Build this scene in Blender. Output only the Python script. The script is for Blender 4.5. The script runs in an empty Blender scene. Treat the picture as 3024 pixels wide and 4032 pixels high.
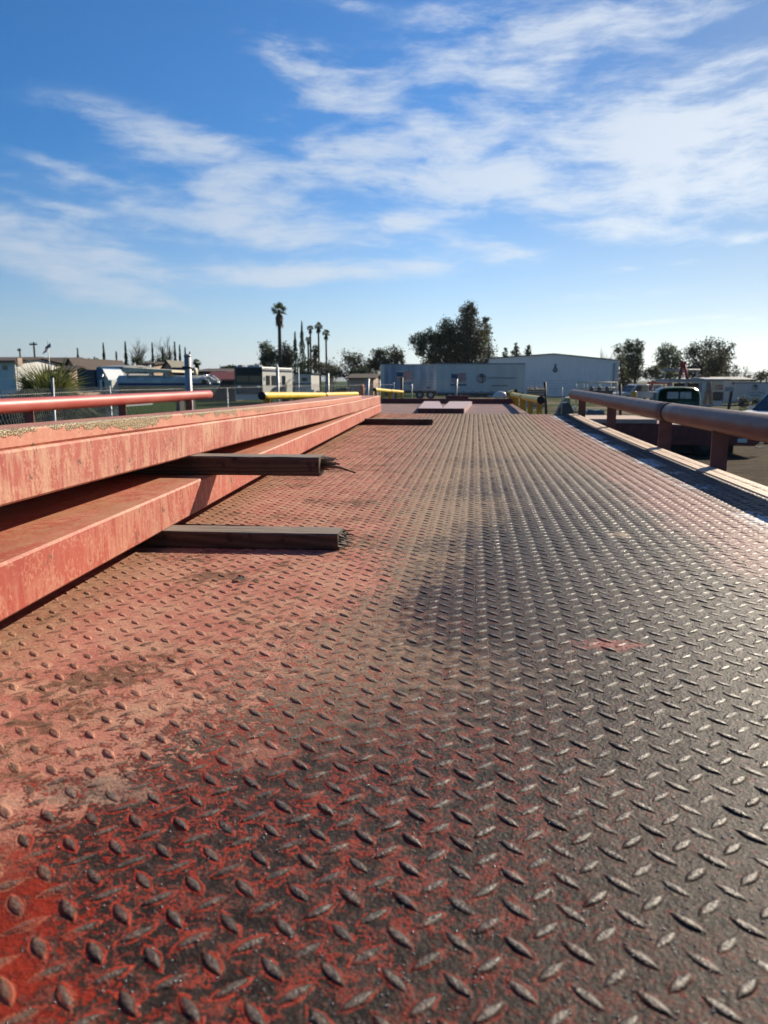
import bpy, math, random
import numpy as np
from mathutils import Vector

# ------------------------------------------------------------------ camera, sky, sun
S = bpy.context.scene
COL = S.collection
F = 3000.0                      # focal length in photograph pixels
CZ, DZ = 2.15, 1.82             # camera height, deck height
PITCH = math.atan(516 / F)
YAW = math.atan((1870 - 1512) / F * math.cos(PITCH))
cam_d = bpy.data.cameras.new('camera')
cam = bpy.data.objects.new('camera', cam_d)
COL.objects.link(cam)
cam.location = (0, 0, CZ)
cam.rotation_euler = (math.pi / 2 - PITCH, 0, YAW)
cam_d.sensor_width = 36.0
cam_d.lens = F / 4032 * 36
cam_d.clip_start = 0.02
cam_d.clip_end = 60000
cam_d.dof.use_dof = True
cam_d.dof.focus_distance = 1.35
cam_d.dof.aperture_fstop = 10.5
S.camera = cam

SUN_EL, SUN_AZ = math.radians(28.6), math.radians(34.7)   # azimuth clockwise from +Y
sun_d = bpy.data.lights.new('sun', 'SUN')
sun_d.energy = 4.7
sun_d.angle = math.radians(0.53)
sun_d.color = (1.0, 0.88, 0.70)
sun = bpy.data.objects.new('sun', sun_d)
COL.objects.link(sun)
sv = Vector((math.sin(SUN_AZ) * math.cos(SUN_EL), math.cos(SUN_AZ) * math.cos(SUN_EL), math.sin(SUN_EL)))
sun.rotation_euler = (-sv).to_track_quat('-Z', 'Y').to_euler()

S.view_settings.view_transform = 'Standard'
S.view_settings.look = 'None'
S.view_settings.exposure = 0.72
S.view_settings.gamma = 1.0
S.cycles.use_denoising = True
S.cycles.max_bounces = 6
S.cycles.diffuse_bounces = 3
S.cycles.glossy_bounces = 3
S.cycles.transparent_max_bounces = 12
S.cycles.sample_clamp_indirect = 6.0


def ray(px, py):
    cp, sp, cy, sy = math.cos(PITCH), math.sin(PITCH), math.cos(YAW), math.sin(YAW)
    fw = Vector((-sy * cp, cy * cp, -sp))
    rt = Vector((cy, sy, 0))
    up = rt.cross(fw)
    return fw * F + rt * (px - 1512) - up * (py - 2016)


def at(px, py, D):
    d = ray(px, py)
    return Vector((0, 0, CZ)) + d * (D / d.y)


class NT:
    """small helper for building node trees"""
    def __init__(s, nt):
        s.nt = nt

    def n(s, kind, **kw):
        nd = s.nt.nodes.new(kind)
        for k, v in kw.items():
            setattr(nd, k, v)
        return nd

    def set(s, inp, v):
        if isinstance(v, bpy.types.NodeSocket):
            s.nt.links.new(v, inp)
        elif v is not None:
            inp.default_value = v

    def m(s, op, a, b=None, c=None, clamp=False):
        nd = s.n('ShaderNodeMath', operation=op, use_clamp=clamp)
        for i, v in enumerate((a, b, c)):
            s.set(nd.inputs[i], v)
        return nd.outputs[0]

    def sstep(s, x, a, b):
        nd = s.n('ShaderNodeMapRange', interpolation_type='SMOOTHSTEP')
        s.set(nd.inputs[0], x)
        nd.inputs[1].default_value = a
        nd.inputs[2].default_value = b
        return nd.outputs[0]

    def lin(s, x, a, b, c=0.0, d=1.0):
        nd = s.n('ShaderNodeMapRange')
        s.set(nd.inputs[0], x)
        for i, v in enumerate((a, b, c, d)):
            nd.inputs[1 + i].default_value = v
        return nd.outputs[0]

    def mix(s, f, a, b):
        nd = s.n('ShaderNodeMix', data_type='RGBA')
        s.set(nd.inputs[0], f)
        for i, v in ((6, a), (7, b)):
            s.set(nd.inputs[i], v if isinstance(v, bpy.types.NodeSocket) else (*v, 1.0))
        return nd.outputs[2]

    def noise(s, vec, scale, detail=3.0, rough=0.55, dist=0.0, col=False):
        nd = s.n('ShaderNodeTexNoise')
        s.set(nd.inputs['Vector'], vec)
        nd.inputs['Scale'].default_value = scale
        nd.inputs['Detail'].default_value = detail
        nd.inputs['Roughness'].default_value = rough
        nd.inputs['Distortion'].default_value = dist
        return nd.outputs[1 if col else 0]

    def voro(s, vec, scale, feature='F1', out=0):
        nd = s.n('ShaderNodeTexVoronoi', feature=feature)
        s.set(nd.inputs['Vector'], vec)
        nd.inputs['Scale'].default_value = scale
        return nd.outputs[out]

    def mapping(s, vec, loc=(0, 0, 0), rot=(0, 0, 0), scale=(1, 1, 1)):
        nd = s.n('ShaderNodeMapping')
        s.set(nd.inputs[0], vec)
        nd.inputs[1].default_value = loc
        nd.inputs[2].default_value = rot
        nd.inputs[3].default_value = scale
        return nd.outputs[0]

    def comb(s, x, y, z):
        nd = s.n('ShaderNodeCombineXYZ')
        for i, v in enumerate((x, y, z)):
            s.set(nd.inputs[i], v)
        return nd.outputs[0]

    def curve(s, x, pts, xmax, lo, hi):
        nd = s.n('ShaderNodeFloatCurve')
        s.set(nd.inputs['Value'], s.m('DIVIDE', x, xmax, clamp=True))
        c = nd.mapping.curves[0]
        q = [(a / xmax, (b - lo) / (hi - lo)) for a, b in pts]
        c.points[0].location = q[0]
        c.points[1].location = q[-1]
        for a in q[1:-1]:
            c.points.new(*a)
        for p in c.points:
            p.handle_type = 'VECTOR'
        nd.mapping.update()
        return s.m('MULTIPLY_ADD', nd.outputs[0], hi - lo, lo)


# ---- world: Nishita sky with cirrus
world = bpy.data.worlds.new('World')
S.world = world
world.use_nodes = True
W = NT(world.node_tree)
bg = world.node_tree.nodes['Background']
sky = W.n('ShaderNodeTexSky', sky_type='NISHITA', sun_disc=False)
sky.sun_elevation = SUN_EL
sky.sun_rotation = SUN_AZ
sky.air_density = 1.0
sky.dust_density = 0.2
sky.ozone_density = 2.5
hs = W.n('ShaderNodeHueSaturation')
hs.inputs['Value'].default_value = 0.98
geo = W.n('ShaderNodeTexCoord')
sep = W.n('ShaderNodeSeparateXYZ')
W.set(sep.inputs[0], geo.outputs['Generated'])
dx, dy, dz = sep.outputs
tint = W.mix(W.sstep(dz, 0.0, 0.34), (0.78, 0.97, 1.22), (0.70, 0.90, 1.16))
tm = W.n('ShaderNodeMix', data_type='RGBA', blend_type='MULTIPLY')
tm.inputs[0].default_value = 1.0
W.set(tm.inputs[6], sky.outputs[0])
W.set(tm.inputs[7], tint)
W.set(hs.inputs['Color'], tm.outputs[2])
W.set(hs.inputs['Saturation'], W.lin(dz, 0.0, 0.25, 1.05, 1.30))
az = W.m('ARCTAN2', dx, dy)
W.set(hs.inputs['Value'], W.lin(az, -0.05, 0.45, 0.95, 0.50))
el = W.m('ARCSINE', dz)
# warped streak coordinates in azimuth / elevation
ae = W.comb(az, el, 0.0)
warp = W.noise(ae, 3.6, 4.0, col=True)
wv = W.n('ShaderNodeVectorMath', operation='MULTIPLY_ADD')
W.set(wv.inputs[0], warp)
wv.inputs[1].default_value = (0.12, 0.055, 0)
W.set(wv.inputs[2], ae)
wc = wv.outputs[0]
st1 = W.noise(W.mapping(wc, rot=(0, 0, 0.17), scale=(6.5, 26, 1)), 1.0, 9.0, 0.60)
st2 = W.noise(W.mapping(wc, loc=(3, 1, 0), rot=(0, 0, 0.42), scale=(8, 24, 1)), 1.0, 9.0, 0.62)
fluff = W.noise(W.mapping(wc, loc=(7, 3, 0), scale=(9, 14, 1)), 1.0, 8.0, 0.58)


def azel(px, py):
    d = ray(px, py).normalized()
    return math.atan2(d.x, d.y), math.asin(d.z)


K = 3024 / 1659
BLOBS = [  # photo position /1.823, radii, tilt (clockwise positive), strength
    (1480, 300, 340, 105, -3, 1.0), (960, 375, 330, 62, 9, .95), (740, 195, 190, 42, 22, .75), (1120, 270, 330, 60, 8, .5),
    (330, 278, 200, 22, 9, .62), (480, 365, 210, 48, 16, .78), (640, 592, 280, 22, -3, .98), (920, 574, 80, 15, 2, .9),
    (70, 525, 240, 55, 12, .95), (520, 480, 330, 50, 6, .92), (1130, 95, 270, 75, -8, .66), (945, 45, 60, 60, 60, .42),
    (1350, 40, 280, 50, -6, .55), (1060, 540, 100, 26, 8, .60), (1300, 500, 170, 22, 6, .55), (1360, 582, 150, 9, -6, .5),
    (1320, 705, 210, 6, -4, .55), (1300, 640, 160, 12, -2, .4), (240, 650, 220, 14, 5, .5), (165, 372, 110, 13, 14, .55),
    (140, 446, 90, 11, 8, .5), (1610, 515, 60, 12, 0, .7), (1560, 140, 170, 18, -18, .5), (150, 600, 240, 22, 12, .55),
    (850, 480, 170, 20, -5, .55), (1640, 690, 120, 8, 3, .4), (370, 705, 70, 6, 0, .35), (760, 10, 90, 14, 4, .4),
    (1600, 420, 240, 60, 4, .6), (690, 105, 26, 20, 60, .25)]
den = None
for (bx, by, rx, ry, t, k) in BLOBS:
    a0, e0 = azel(bx * K, by * K)
    sx, sy = rx * K / F, ry * K / F
    t = math.radians(t)
    u = W.m('SUBTRACT', az, a0)
    v = W.m('SUBTRACT', el, e0)
    p = W.m('ADD', W.m('MULTIPLY', u, math.cos(t) / sx), W.m('MULTIPLY', v, -math.sin(t) / sx))
    q = W.m('ADD', W.m('MULTIPLY', u, math.sin(t) / sy), W.m('MULTIPLY', v, math.cos(t) / sy))
    r2 = W.m('ADD', W.m('MULTIPLY', p, p), W.m('MULTIPLY', q, q))
    g = W.m('MULTIPLY', W.m('EXPONENT', W.m('MULTIPLY', r2, -0.8)), k)
    den = g if den is None else W.m('MAXIMUM', W.m('MAXIMUM', den, g), W.m('MULTIPLY', W.m('ADD', den, g), 0.75))
st3 = W.noise(W.mapping(wc, loc=(5, 9, 0), rot=(0, 0, 0.30), scale=(12, 62, 1)), 1.0, 10.0, 0.68)
st1 = W.m('MULTIPLY_ADD', st3, 0.45, W.m('MULTIPLY', st1, 0.55))
tex = W.m('ADD', W.m('MULTIPLY', st1, 0.52), W.m('ADD', W.m('MULTIPLY', st2, 0.34), W.m('MULTIPLY', fluff, 0.14)))
tex = W.m('SUBTRACT', tex, 0.5)
cov = W.m('MULTIPLY_ADD', tex, 5.0, W.m('MULTIPLY_ADD', den, 1.05, -0.15))
cov = W.m('MULTIPLY', W.sstep(cov, 0.0, 1.0), W.sstep(den, 0.02, 0.45))
cov = W.m('MULTIPLY', cov, W.sstep(el, 0.0, 0.06))
cov = W.m('MULTIPLY', cov, 0.76)
cloud_col = W.mix(W.sstep(az, -0.7, 0.6), (5.8, 6.7, 7.9), (8.4, 8.9, 9.4))
W.set(bg.inputs[0], W.mix(cov, hs.outputs[0], cloud_col))
bg.inputs[1].default_value = 0.06

# ------------------------------------------------------------------ mesh and object helpers
rng = np.random.default_rng(7)
R = random.Random(11)


class MB:
    def __init__(s):
        s.v, s.f, s.sm = [], [], []
        s.n = 0

    def add(s, verts, faces, smooth=False):
        o = s.n
        verts = np.asarray([tuple(v) for v in verts], dtype=float).reshape(-1, 3)
        s.v.append(verts)
        s.n += len(verts)
        s.f.extend([tuple(i + o for i in f) for f in faces])
        s.sm.extend([smooth] * len(faces))
        return s

    def box(s, c, size, rz=0.0, M=None, taper=1.0):
        x, y, z = [d / 2 for d in size]
        P = [(-x, -y, -z), (x, -y, -z), (x, y, -z), (-x, y, -z), (-x * taper, -y * taper, z), (x * taper, -y * taper, z), (x * taper, y * taper, z), (-x * taper, y * taper, z)]
        cz, sz = math.cos(rz), math.sin(rz)
        Q = [Vector((c[0] + a * cz - b * sz, c[1] + a * sz + b * cz, c[2] + h)) for a, b, h in P]
        if M is not None:
            Q = [M @ q for q in Q]
        return s.add(Q, [(0, 3, 2, 1), (4, 5, 6, 7), (0, 1, 5, 4), (1, 2, 6, 5), (2, 3, 7, 6), (3, 0, 4, 7)])

    def tube(s, pts, rad, n=8, cap=True, smooth=True):
        pts = [Vector(p) for p in pts]
        if not hasattr(rad, '__len__'):
            rad = [rad] * len(pts)
        vs, fs = [], []
        for i, p in enumerate(pts):
            t = (pts[min(i + 1, len(pts) - 1)] - pts[max(i - 1, 0)])
            t = t.normalized() if t.length > 1e-9 else Vector((0, 0, 1))
            a = t.cross(Vector((0, 0, 1)))
            a = Vector((1, 0, 0)) if a.length < 1e-4 else a.normalized()
            b = t.cross(a)
            for k in range(n):
                th = 2 * math.pi * k / n
                vs.append(p + (a * math.cos(th) + b * math.sin(th)) * rad[i])
        for i in range(len(pts) - 1):
            for k in range(n):
                k2 = (k + 1) % n
                fs.append((i * n + k, i * n + k2, (i + 1) * n + k2, (i + 1) * n + k))
        s.add(vs, fs, smooth)
        if cap and n > 2:
            o = s.n - len(vs)
            s.f.append(tuple(range(o + n - 1, o - 1, -1)))
            s.f.append(tuple(range(s.n - n, s.n)))
            s.sm.extend([False, False])
        return s

    def prism(s, poly, O, U, V, Wd, inset=0.0):
        """polygon (a, b) in the plane O + aU + bV swept along Wd, ends optionally inset for a soft edge"""
        O, U, V, Wd = Vector(O), Vector(U), Vector(V), Vector(Wd)
        n = len(poly)
        vs = [O + U * a + V * b for a, b in poly] + [O + U * a + V * b + Wd for a, b in poly]
        fs = [tuple(range(n)), tuple(range(2 * n - 1, n - 1, -1))]
        fs += [(i, i + n, (i + 1) % n + n, (i + 1) % n) for i in range(n)]
        return s.add(vs, fs)

    def quad(s, a, b, c, d):
        return s.add([a, b, c, d], [(0, 1, 2, 3)])

    def quads(s, A):
        """A: (n,4,3) array of loose quads"""
        A = np.asarray(A)
        n = len(A)
        o = s.n
        s.v.append(A.reshape(-1, 3))
        s.n += 4 * n
        idx = (np.arange(4 * n).reshape(-1, 4) + o).tolist()
        s.f.extend(map(tuple, idx))
        s.sm.extend([False] * n)
        return s

    def build(s, name, mat, parent=None):
        me = bpy.data.meshes.new(name)
        V = np.concatenate(s.v) if s.v else np.zeros((0, 3))
        if parent is not None and parent.get('_base'):
            V = V - np.array(parent['_base'][:])
        me.from_pydata(V.tolist(), [], s.f)
        me.polygons.foreach_set('use_smooth', s.sm)
        me.materials.append(mat)
        me.update()
        o = bpy.data.objects.new(name, me)
        COL.objects.link(o)
        if parent is not None:
            o.parent = parent
        return o


def tag(o, label, cat, group=None):
    o['label'] = label
    o['category'] = cat
    if group:
        o['group'] = group
    return o


def thing(name, label, cat, base, group=None):
    o = bpy.data.objects.new(name, None)
    COL.objects.link(o)
    o.location = base
    o['_base'] = [float(c) for c in base]
    o.empty_display_size = 0.2
    return tag(o, label, cat, group)


def solo(name, mb, mat, label, cat, group=None):
    """a thing that is one mesh, with its origin at its base"""
    V = np.concatenate(mb.v)
    c = np.array([(V[:, 0].min() + V[:, 0].max()) / 2, (V[:, 1].min() + V[:, 1].max()) / 2, V[:, 2].min()])
    mb.v = [V - c]
    o = mb.build(name, mat)
    o.location = c
    return tag(o, label, cat, group)


def sub(o, name, mb, mat):
    """sub-part of a part that sits at the thing's origin"""
    t = o.parent
    V = np.concatenate(mb.v) - np.array(t['_base'][:])
    mb.v = [V]
    c = mb.build(name, mat)
    c.parent = o
    return c


def material(name, color, rough=0.7, metal=0.0, var=0.25, scale=4.0, bump=0.0, bscale=40.0, color2=None, stretch=(1, 1, 1), spec=0.5, trans=0.0, detail=4.0):
    m = bpy.data.materials.new(name)
    m.use_nodes = True
    T = NT(m.node_tree)
    b = m.node_tree.nodes['Principled BSDF']
    tc = T.n('ShaderNodeTexCoord')
    v = T.mapping(tc.outputs['Object'], scale=stretch)
    nz = T.noise(v, scale, detail)
    c2 = color2 or tuple(c * (1 - var) for c in color)
    T.set(b.inputs['Base Color'], T.mix(T.sstep(nz, 0.35, 0.65), color, c2))
    b.inputs['Roughness'].default_value = rough
    b.inputs['Metallic'].default_value = metal
    b.inputs['Specular IOR Level'].default_value = spec
    if bump:
        bn = T.n('ShaderNodeBump')
        bn.inputs['Strength'].default_value = bump
        bn.inputs['Distance'].default_value = 0.02
        T.set(bn.inputs['Height'], T.noise(v, bscale, 4.0))
        T.set(b.inputs['Normal'], bn.outputs[0])
    return m


# ------------------------------------------------------------------ materials of the place
def deck_material(name, far=False):
    m = bpy.data.materials.new(name)
    m.use_nodes = True
    T = NT(m.node_tree)
    b = m.node_tree.nodes['Principled BSDF']
    tc = T.n('ShaderNodeNewGeometry')
    P = tc.outputs['Position']
    sp = T.n('ShaderNodeSeparateXYZ')
    T.set(sp.inputs[0], P)
    X, Y, Z = sp.outputs
    n_fine = T.noise(P, 260, 4, 0.65)
    n_mid = T.noise(P, 60, 4, 0.6)
    n_big = T.noise(P, 7, 4, 0.6)
    n_huge = T.noise(P, 2.3, 3, 0.5)
    # lozenge field
    jit = T.m('MULTIPLY_ADD', T.noise(P, 190, 3, 0.6), 1.1, -0.55)

    def lens(offx, offy, sgn):
        la = T.m('SUBTRACT', T.m('FRACT', T.m('ADD', T.m('DIVIDE', T.m('SUBTRACT', X, LX0), LSX), 0.5 + offx)), 0.5)
        lb = T.m('SUBTRACT', T.m('FRACT', T.m('ADD', T.m('DIVIDE', T.m('SUBTRACT', Y, LY0), LSY), 0.5 + offy)), 0.5)
        la = T.m('MULTIPLY', la, LSX)
        lb = T.m('MULTIPLY', lb, LSY)
        u = T.m('MULTIPLY', T.m('SUBTRACT' if sgn > 0 else 'ADD', la, lb), 0.7071 / LL)
        v = T.m('MULTIPLY', T.m('ADD' if sgn > 0 else 'SUBTRACT', la, lb), 0.7071 / LW)
        return T.m('SUBTRACT', T.m('SUBTRACT', 1.0, T.m('MULTIPLY', u, u)), T.m('ABSOLUTE', v))
    f = T.m('MAXIMUM', lens(0, 0, 1), lens(.5, .5, -1))
    fj = T.m('ADD', T.m('ADD', f, jit), T.m('MULTIPLY_ADD', n_mid, 1.2, -.6))
    top = T.sstep(f, 0.25, 0.62)                                   # worn crest of each lozenge
    ring = T.m('MULTIPLY', T.sstep(fj, -0.50, -0.30), T.sstep(fj, 0.22, 0.02))   # paint left round its foot
    # where the paint survives
    xs = T.curve(Y, [(0.0, -.24), (.33, -.245), (.42, -.30), (.50, -.36), (.56, -.375), (.73, -.375), (.88, -.35), (.98, -.265), (1.1, -.22), (1.27, -.185), (1.5, -.225), (1.94, -.30), (3.07, -.43), (4.3, -.57), (6.0, -.62), (8.0, -.65)], 8.0, -.7, 0.0)
    xd = T.curve(Y, [(0.0, -.13), (.33, -.165), (.42, -.235), (.48, -.275), (.52, -.24), (.65, -.17), (.85, -.13), (1.04, -.12), (1.3, -.10), (1.77, -.07), (3.1, -.055), (5.7, -.045), (8.0, -.04)], 8.0, -.7, 0.2)
    wob = T.m('MULTIPLY_ADD', n_big, 0.16, -0.08)
    t = T.m('DIVIDE', T.m('SUBTRACT', T.m('ADD', X, wob), xs), T.m('MAXIMUM', T.m('SUBTRACT', xd, xs), 0.05))
    t0 = t
    t = T.m('ADD', t, T.m('MULTIPLY_ADD', n_mid, 3.0, -1.5))
    t = T.m('ADD', t, T.m('MULTIPLY_ADD', n_fine, 2.6, -1.3))
    peel = T.sstep(t, 0.36, 0.54)
    # colours
    salmon = T.mix(T.sstep(n_big, .3, .7), (.48, .205, .155), (.40, .145, .108))
    salmon = T.mix(T.sstep(T.noise(P, 26, 3), .45, .7), salmon, (.53, .285, .20))
    salmon = T.mix(T.m('MULTIPLY', T.sstep(T.m('ADD', T.m('MULTIPLY', T.noise(P, 12, 5, .7), .7), T.m('MULTIPLY', n_fine, .3)), .46, .58), .5), salmon, (.44, .27, .18))
    red = T.mix(T.sstep(n_mid, .35, .65), (.27, .028, .015), (.15, .017, .011))
    nearred = T.sstep(T.m('ADD', Y, T.m('MULTIPLY_ADD', n_mid, .12, T.m('MULTIPLY_ADD', X, -.55, -.24))), .52, .40)
    paint = T.mix(nearred, salmon, red)
    steel = T.mix(T.sstep(n_mid, .35, .65), (.018, .0128, .0105), (.050, .036, .0295))
    rust = T.mix(T.sstep(n_fine, .35, .65), (.085, .030, .020), (.13, .075, .045))
    tan = T.mix(n_fine, (.52, .37, .245), (.24, .18, .135))
    # dust film over the worn plate, thicker in the transition and far away
    dustm = T.m('MULTIPLY', T.sstep(T.m('ADD', T.m('MULTIPLY', T.m('ABSOLUTE', T.m('SUBTRACT', t0, .80)), -.62), T.m('ADD', n_huge, T.m('MULTIPLY_ADD', n_mid, 1.5, -.75))), -.25, .62), .85)
    dustm = T.m('MULTIPLY', dustm, T.sstep(Y, .5, .95))
    dustfar = T.m('MULTIPLY', T.m('MULTIPLY', T.sstep(Y, 1.5, 4.4), T.sstep(T.m('ADD', n_huge, T.m('MULTIPLY', T.m('ADD', n_mid, n_fine), .35)), .44, .80)), .85)
    ground_ = T.mix(T.m('MAXIMUM', dustm, dustfar), steel, tan)
    ground_ = T.mix(T.m('MULTIPLY', T.sstep(n_fine, .54, .66), .45), ground_, rust)
    n_grit = T.noise(P, 520, 3, .7)
    ground_ = T.mix(T.m('MULTIPLY', T.sstep(n_grit, .59, .69), .30), ground_, (.16, .13, .105))
    # red survives round the lozenges, more of it close to the painted side
    fade = T.sstep(T.m('ADD', T.m('ADD', X, T.m('MULTIPLY', Y, .22)), T.m('MULTIPLY', n_big, .6)), .66, .14)
    fade = T.m('MULTIPLY', fade, T.sstep(Y, 2.2, .8))
    ringc = T.mix(n_mid, (.40, .032, .018), (.34, .062, .036))
    brk = T.sstep(T.m('ADD', T.m('MULTIPLY', T.noise(P, 95, 3, .6), .7), T.m('MULTIPLY', n_big, .3)), .46, .54)
    ringm = T.m('MULTIPLY', T.m('MULTIPLY', ring, fade), brk)
    vein = T.sstep(T.m('ABSOLUTE', T.m('SUBTRACT', T.noise(P, 72, 4, .62), .5)), .034, .014)
    vein = T.m('MULTIPLY', T.m('MULTIPLY', vein, T.sstep(T.noise(P, 34, 2), .44, .56)), T.sstep(f, .35, -.1))
    vein = T.m('MULTIPLY', vein, fade)
    ringm = T.m('MAXIMUM', ringm, T.m('MULTIPLY', vein, .9))
    patch = T.m('MULTIPLY', T.sstep(T.m('ADD', T.m('MULTIPLY', n_mid, .6), T.m('MULTIPLY', n_fine, .4)), .53, .60), T.m('MULTIPLY', fade, .42))
    fleck = T.m('MULTIPLY', T.sstep(T.noise(P, 145, 4, .7), .575, .64), T.m('MULTIPLY', T.sstep(T.m('ADD', X, T.m('MULTIPLY', n_big, .7)), .95, .35), T.sstep(Y, 2.6, .8)))
    ground_ = T.mix(T.m('MULTIPLY', fleck, .6), ground_, (.24, .035, .026))
    ground_ = T.mix(patch, ground_, ringc)
    ground_ = T.mix(ringm, ground_, ringc)
    worn_top = T.mix(T.sstep(n_fine, .3, .7), (.075, .058, .046), (.17, .13, .10))
    ground_ = T.mix(T.m('MULTIPLY', top, .7), ground_, worn_top)
    # painted side: crests worn through in part, pale chipped rims
    chip = T.m('MULTIPLY', T.sstep(T.m('ADD', f, T.m('MULTIPLY_ADD', n_mid, 1.8, -0.9)), .25, .55), T.sstep(n_big, .30, .55))
    rim = T.m('MULTIPLY', T.sstep(fj, -.55, 0.0), T.sstep(f, .5, .1))
    paint = T.mix(T.m('MULTIPLY', rim, .35), paint, (.50, .24, .15))
    paint = T.mix(chip, paint, T.mix(n_fine, (.10, .05, .035), (.21, .12, .08)))
    spots = T.m('MULTIPLY', T.sstep(T.m('ADD', T.m('MULTIPLY', n_big, .5), T.m('ADD', T.m('MULTIPLY', n_mid, .35), T.m('MULTIPLY', n_fine, .15))), .535, .575), .9)
    paint = T.mix(spots, paint, T.mix(n_fine, (.12, .03, .02), (.24, .16, .10)))
    ysand = T.sstep(T.m('ADD', X, T.m('ADD', T.m('MULTIPLY', Y, .0505), T.m('MULTIPLY', n_big, .10))), -.40, -.50)
    paint = T.mix(T.m('MULTIPLY', ysand, .42), paint, T.mix(n_mid, (.34, .22, .12), (.22, .13, .07)))
    col = T.mix(peel, paint, ground_)
    for cx_, cy_, rx_, ry_, cc_ in ((.173, .952, .045, .022, (.40, .10, .075)), (.322, 1.677, .030, .035, (.50, .36, .24)), (-.30, .545, .055, .022, (.20, .16, .125)), (-.185, .62, .030, .022, (.40, .17, .12))):
        e_ = T.m('ADD', T.m('POWER', T.m('DIVIDE', T.m('SUBTRACT', X, cx_), rx_), 2.0), T.m('POWER', T.m('DIVIDE', T.m('SUBTRACT', Y, cy_), ry_), 2.0))
        e_ = T.m('ADD', e_, T.m('MULTIPLY_ADD', n_mid, 4.5, T.m('MULTIPLY_ADD', n_fine, 3.5, -4.0)))
        col = T.mix(T.m('MULTIPLY', T.sstep(e_, 1.2, .2), .62), col, cc_)
    # right hand margin: pink paint again, dark steel with painted-in pipe shadow, white scale
    pk = T.m('ADD', X, T.m('MULTIPLY_ADD', n_big, .18, T.m('MULTIPLY_ADD', n_mid, .16, -.17)))
    pkm = T.m('MULTIPLY', T.sstep(pk, .40, .52), T.sstep(T.m('ADD', T.m('ADD', n_mid, n_fine), T.m('MULTIPLY', n_big, .5)), .95, 1.2))
    pkm = T.m('MULTIPLY', pkm, T.sstep(Y, .95, 1.6))
    col = T.mix(T.m('MULTIPLY', pkm, .72), col, T.mix(n_mid, (.38, .17, .145), (.30, .145, .12)))
    gut = T.sstep(T.m('ADD', X, T.m('MULTIPLY', n_mid, .05)), .67, .73)
    shade_band_col = T.mix(n_mid, (.055, .045, .045), (.10, .07, .065))
    col = T.mix(T.m('MULTIPLY', gut, .8), col, shade_band_col)
    wt = T.m('MULTIPLY', T.m('MULTIPLY', T.sstep(X, .63, .69), T.sstep(X, .79, .70)), T.sstep(T.m('ADD', T.m('MULTIPLY', T.noise(P, 4.5, 3), .6), T.m('MULTIPLY', n_mid, .4)), .49, .56))
    col = T.mix(T.m('MULTIPLY', wt, .85), col, (.70, .70, .71))
    edge = T.sstep(X, .832, .836)
    col = T.mix(T.m('MULTIPLY', edge, .9), col, T.mix(n_mid, (.82, .63, .47), (.68, .50, .36)))
    seam = T.m('MULTIPLY', T.sstep(T.m('ABSOLUTE', T.m('ADD', X, .782)), .007, .003), T.sstep(n_mid, .3, .5))
    col = T.mix(T.m('MULTIPLY', seam, .8), col, (.55, .42, .28))
    T.set(b.inputs['Base Color'], col)
    clean = T.m('MULTIPLY', peel, T.m('SUBTRACT', 1.0, T.m('MAXIMUM', dustm, dustfar)))
    rgh = T.m('MULTIPLY_ADD', clean, -.34, .80)
    rgh = T.m('SUBTRACT', rgh, T.m('MULTIPLY', T.m('MULTIPLY', top, clean), .12))
    rgh = T.m('SUBTRACT', rgh, T.m('MULTIPLY', T.sstep(n_grit, .60, .70), .14))
    rgh = T.m('ADD', rgh, T.m('MULTIPLY_ADD', n_fine, .26, -.13))
    T.set(b.inputs['Roughness'], rgh)
    T.set(b.inputs['Specular IOR Level'], T.m('MULTIPLY_ADD', top, .28, T.m('MULTIPLY_ADD', T.sstep(n_grit, .63, .72), .40, .10)))
    # surface relief: pitted steel, lifting paint
    hgt = T.m('ADD', T.m('MULTIPLY', n_fine, .0013), T.m('MULTIPLY', T.m('MULTIPLY', peel, n_mid), .0014))
    hgt = T.m('ADD', hgt, T.m('MULTIPLY', T.noise(P, 620, 2, .6), .00035))
    hgt = T.m('ADD', hgt, T.m('MULTIPLY', T.m('SUBTRACT', 1.0, peel), .0006))
    hgt = T.m('ADD', hgt, T.m('MULTIPLY', T.m('MAXIMUM', ringm, patch), .0004))
    bn = T.n('ShaderNodeBump')
    bn.inputs['Strength'].default_value = 1.0
    bn.inputs['Distance'].default_value = 1.0
    T.set(bn.inputs['Height'], hgt)
    T.set(b.inputs['Normal'], bn.outputs[0])
    return m


LX0, LSX, LY0, LSY, LL, LW, LH = -0.1791, 0.0352, 0.4725, 0.0330, 0.0126, 0.0040, 0.00135


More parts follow.
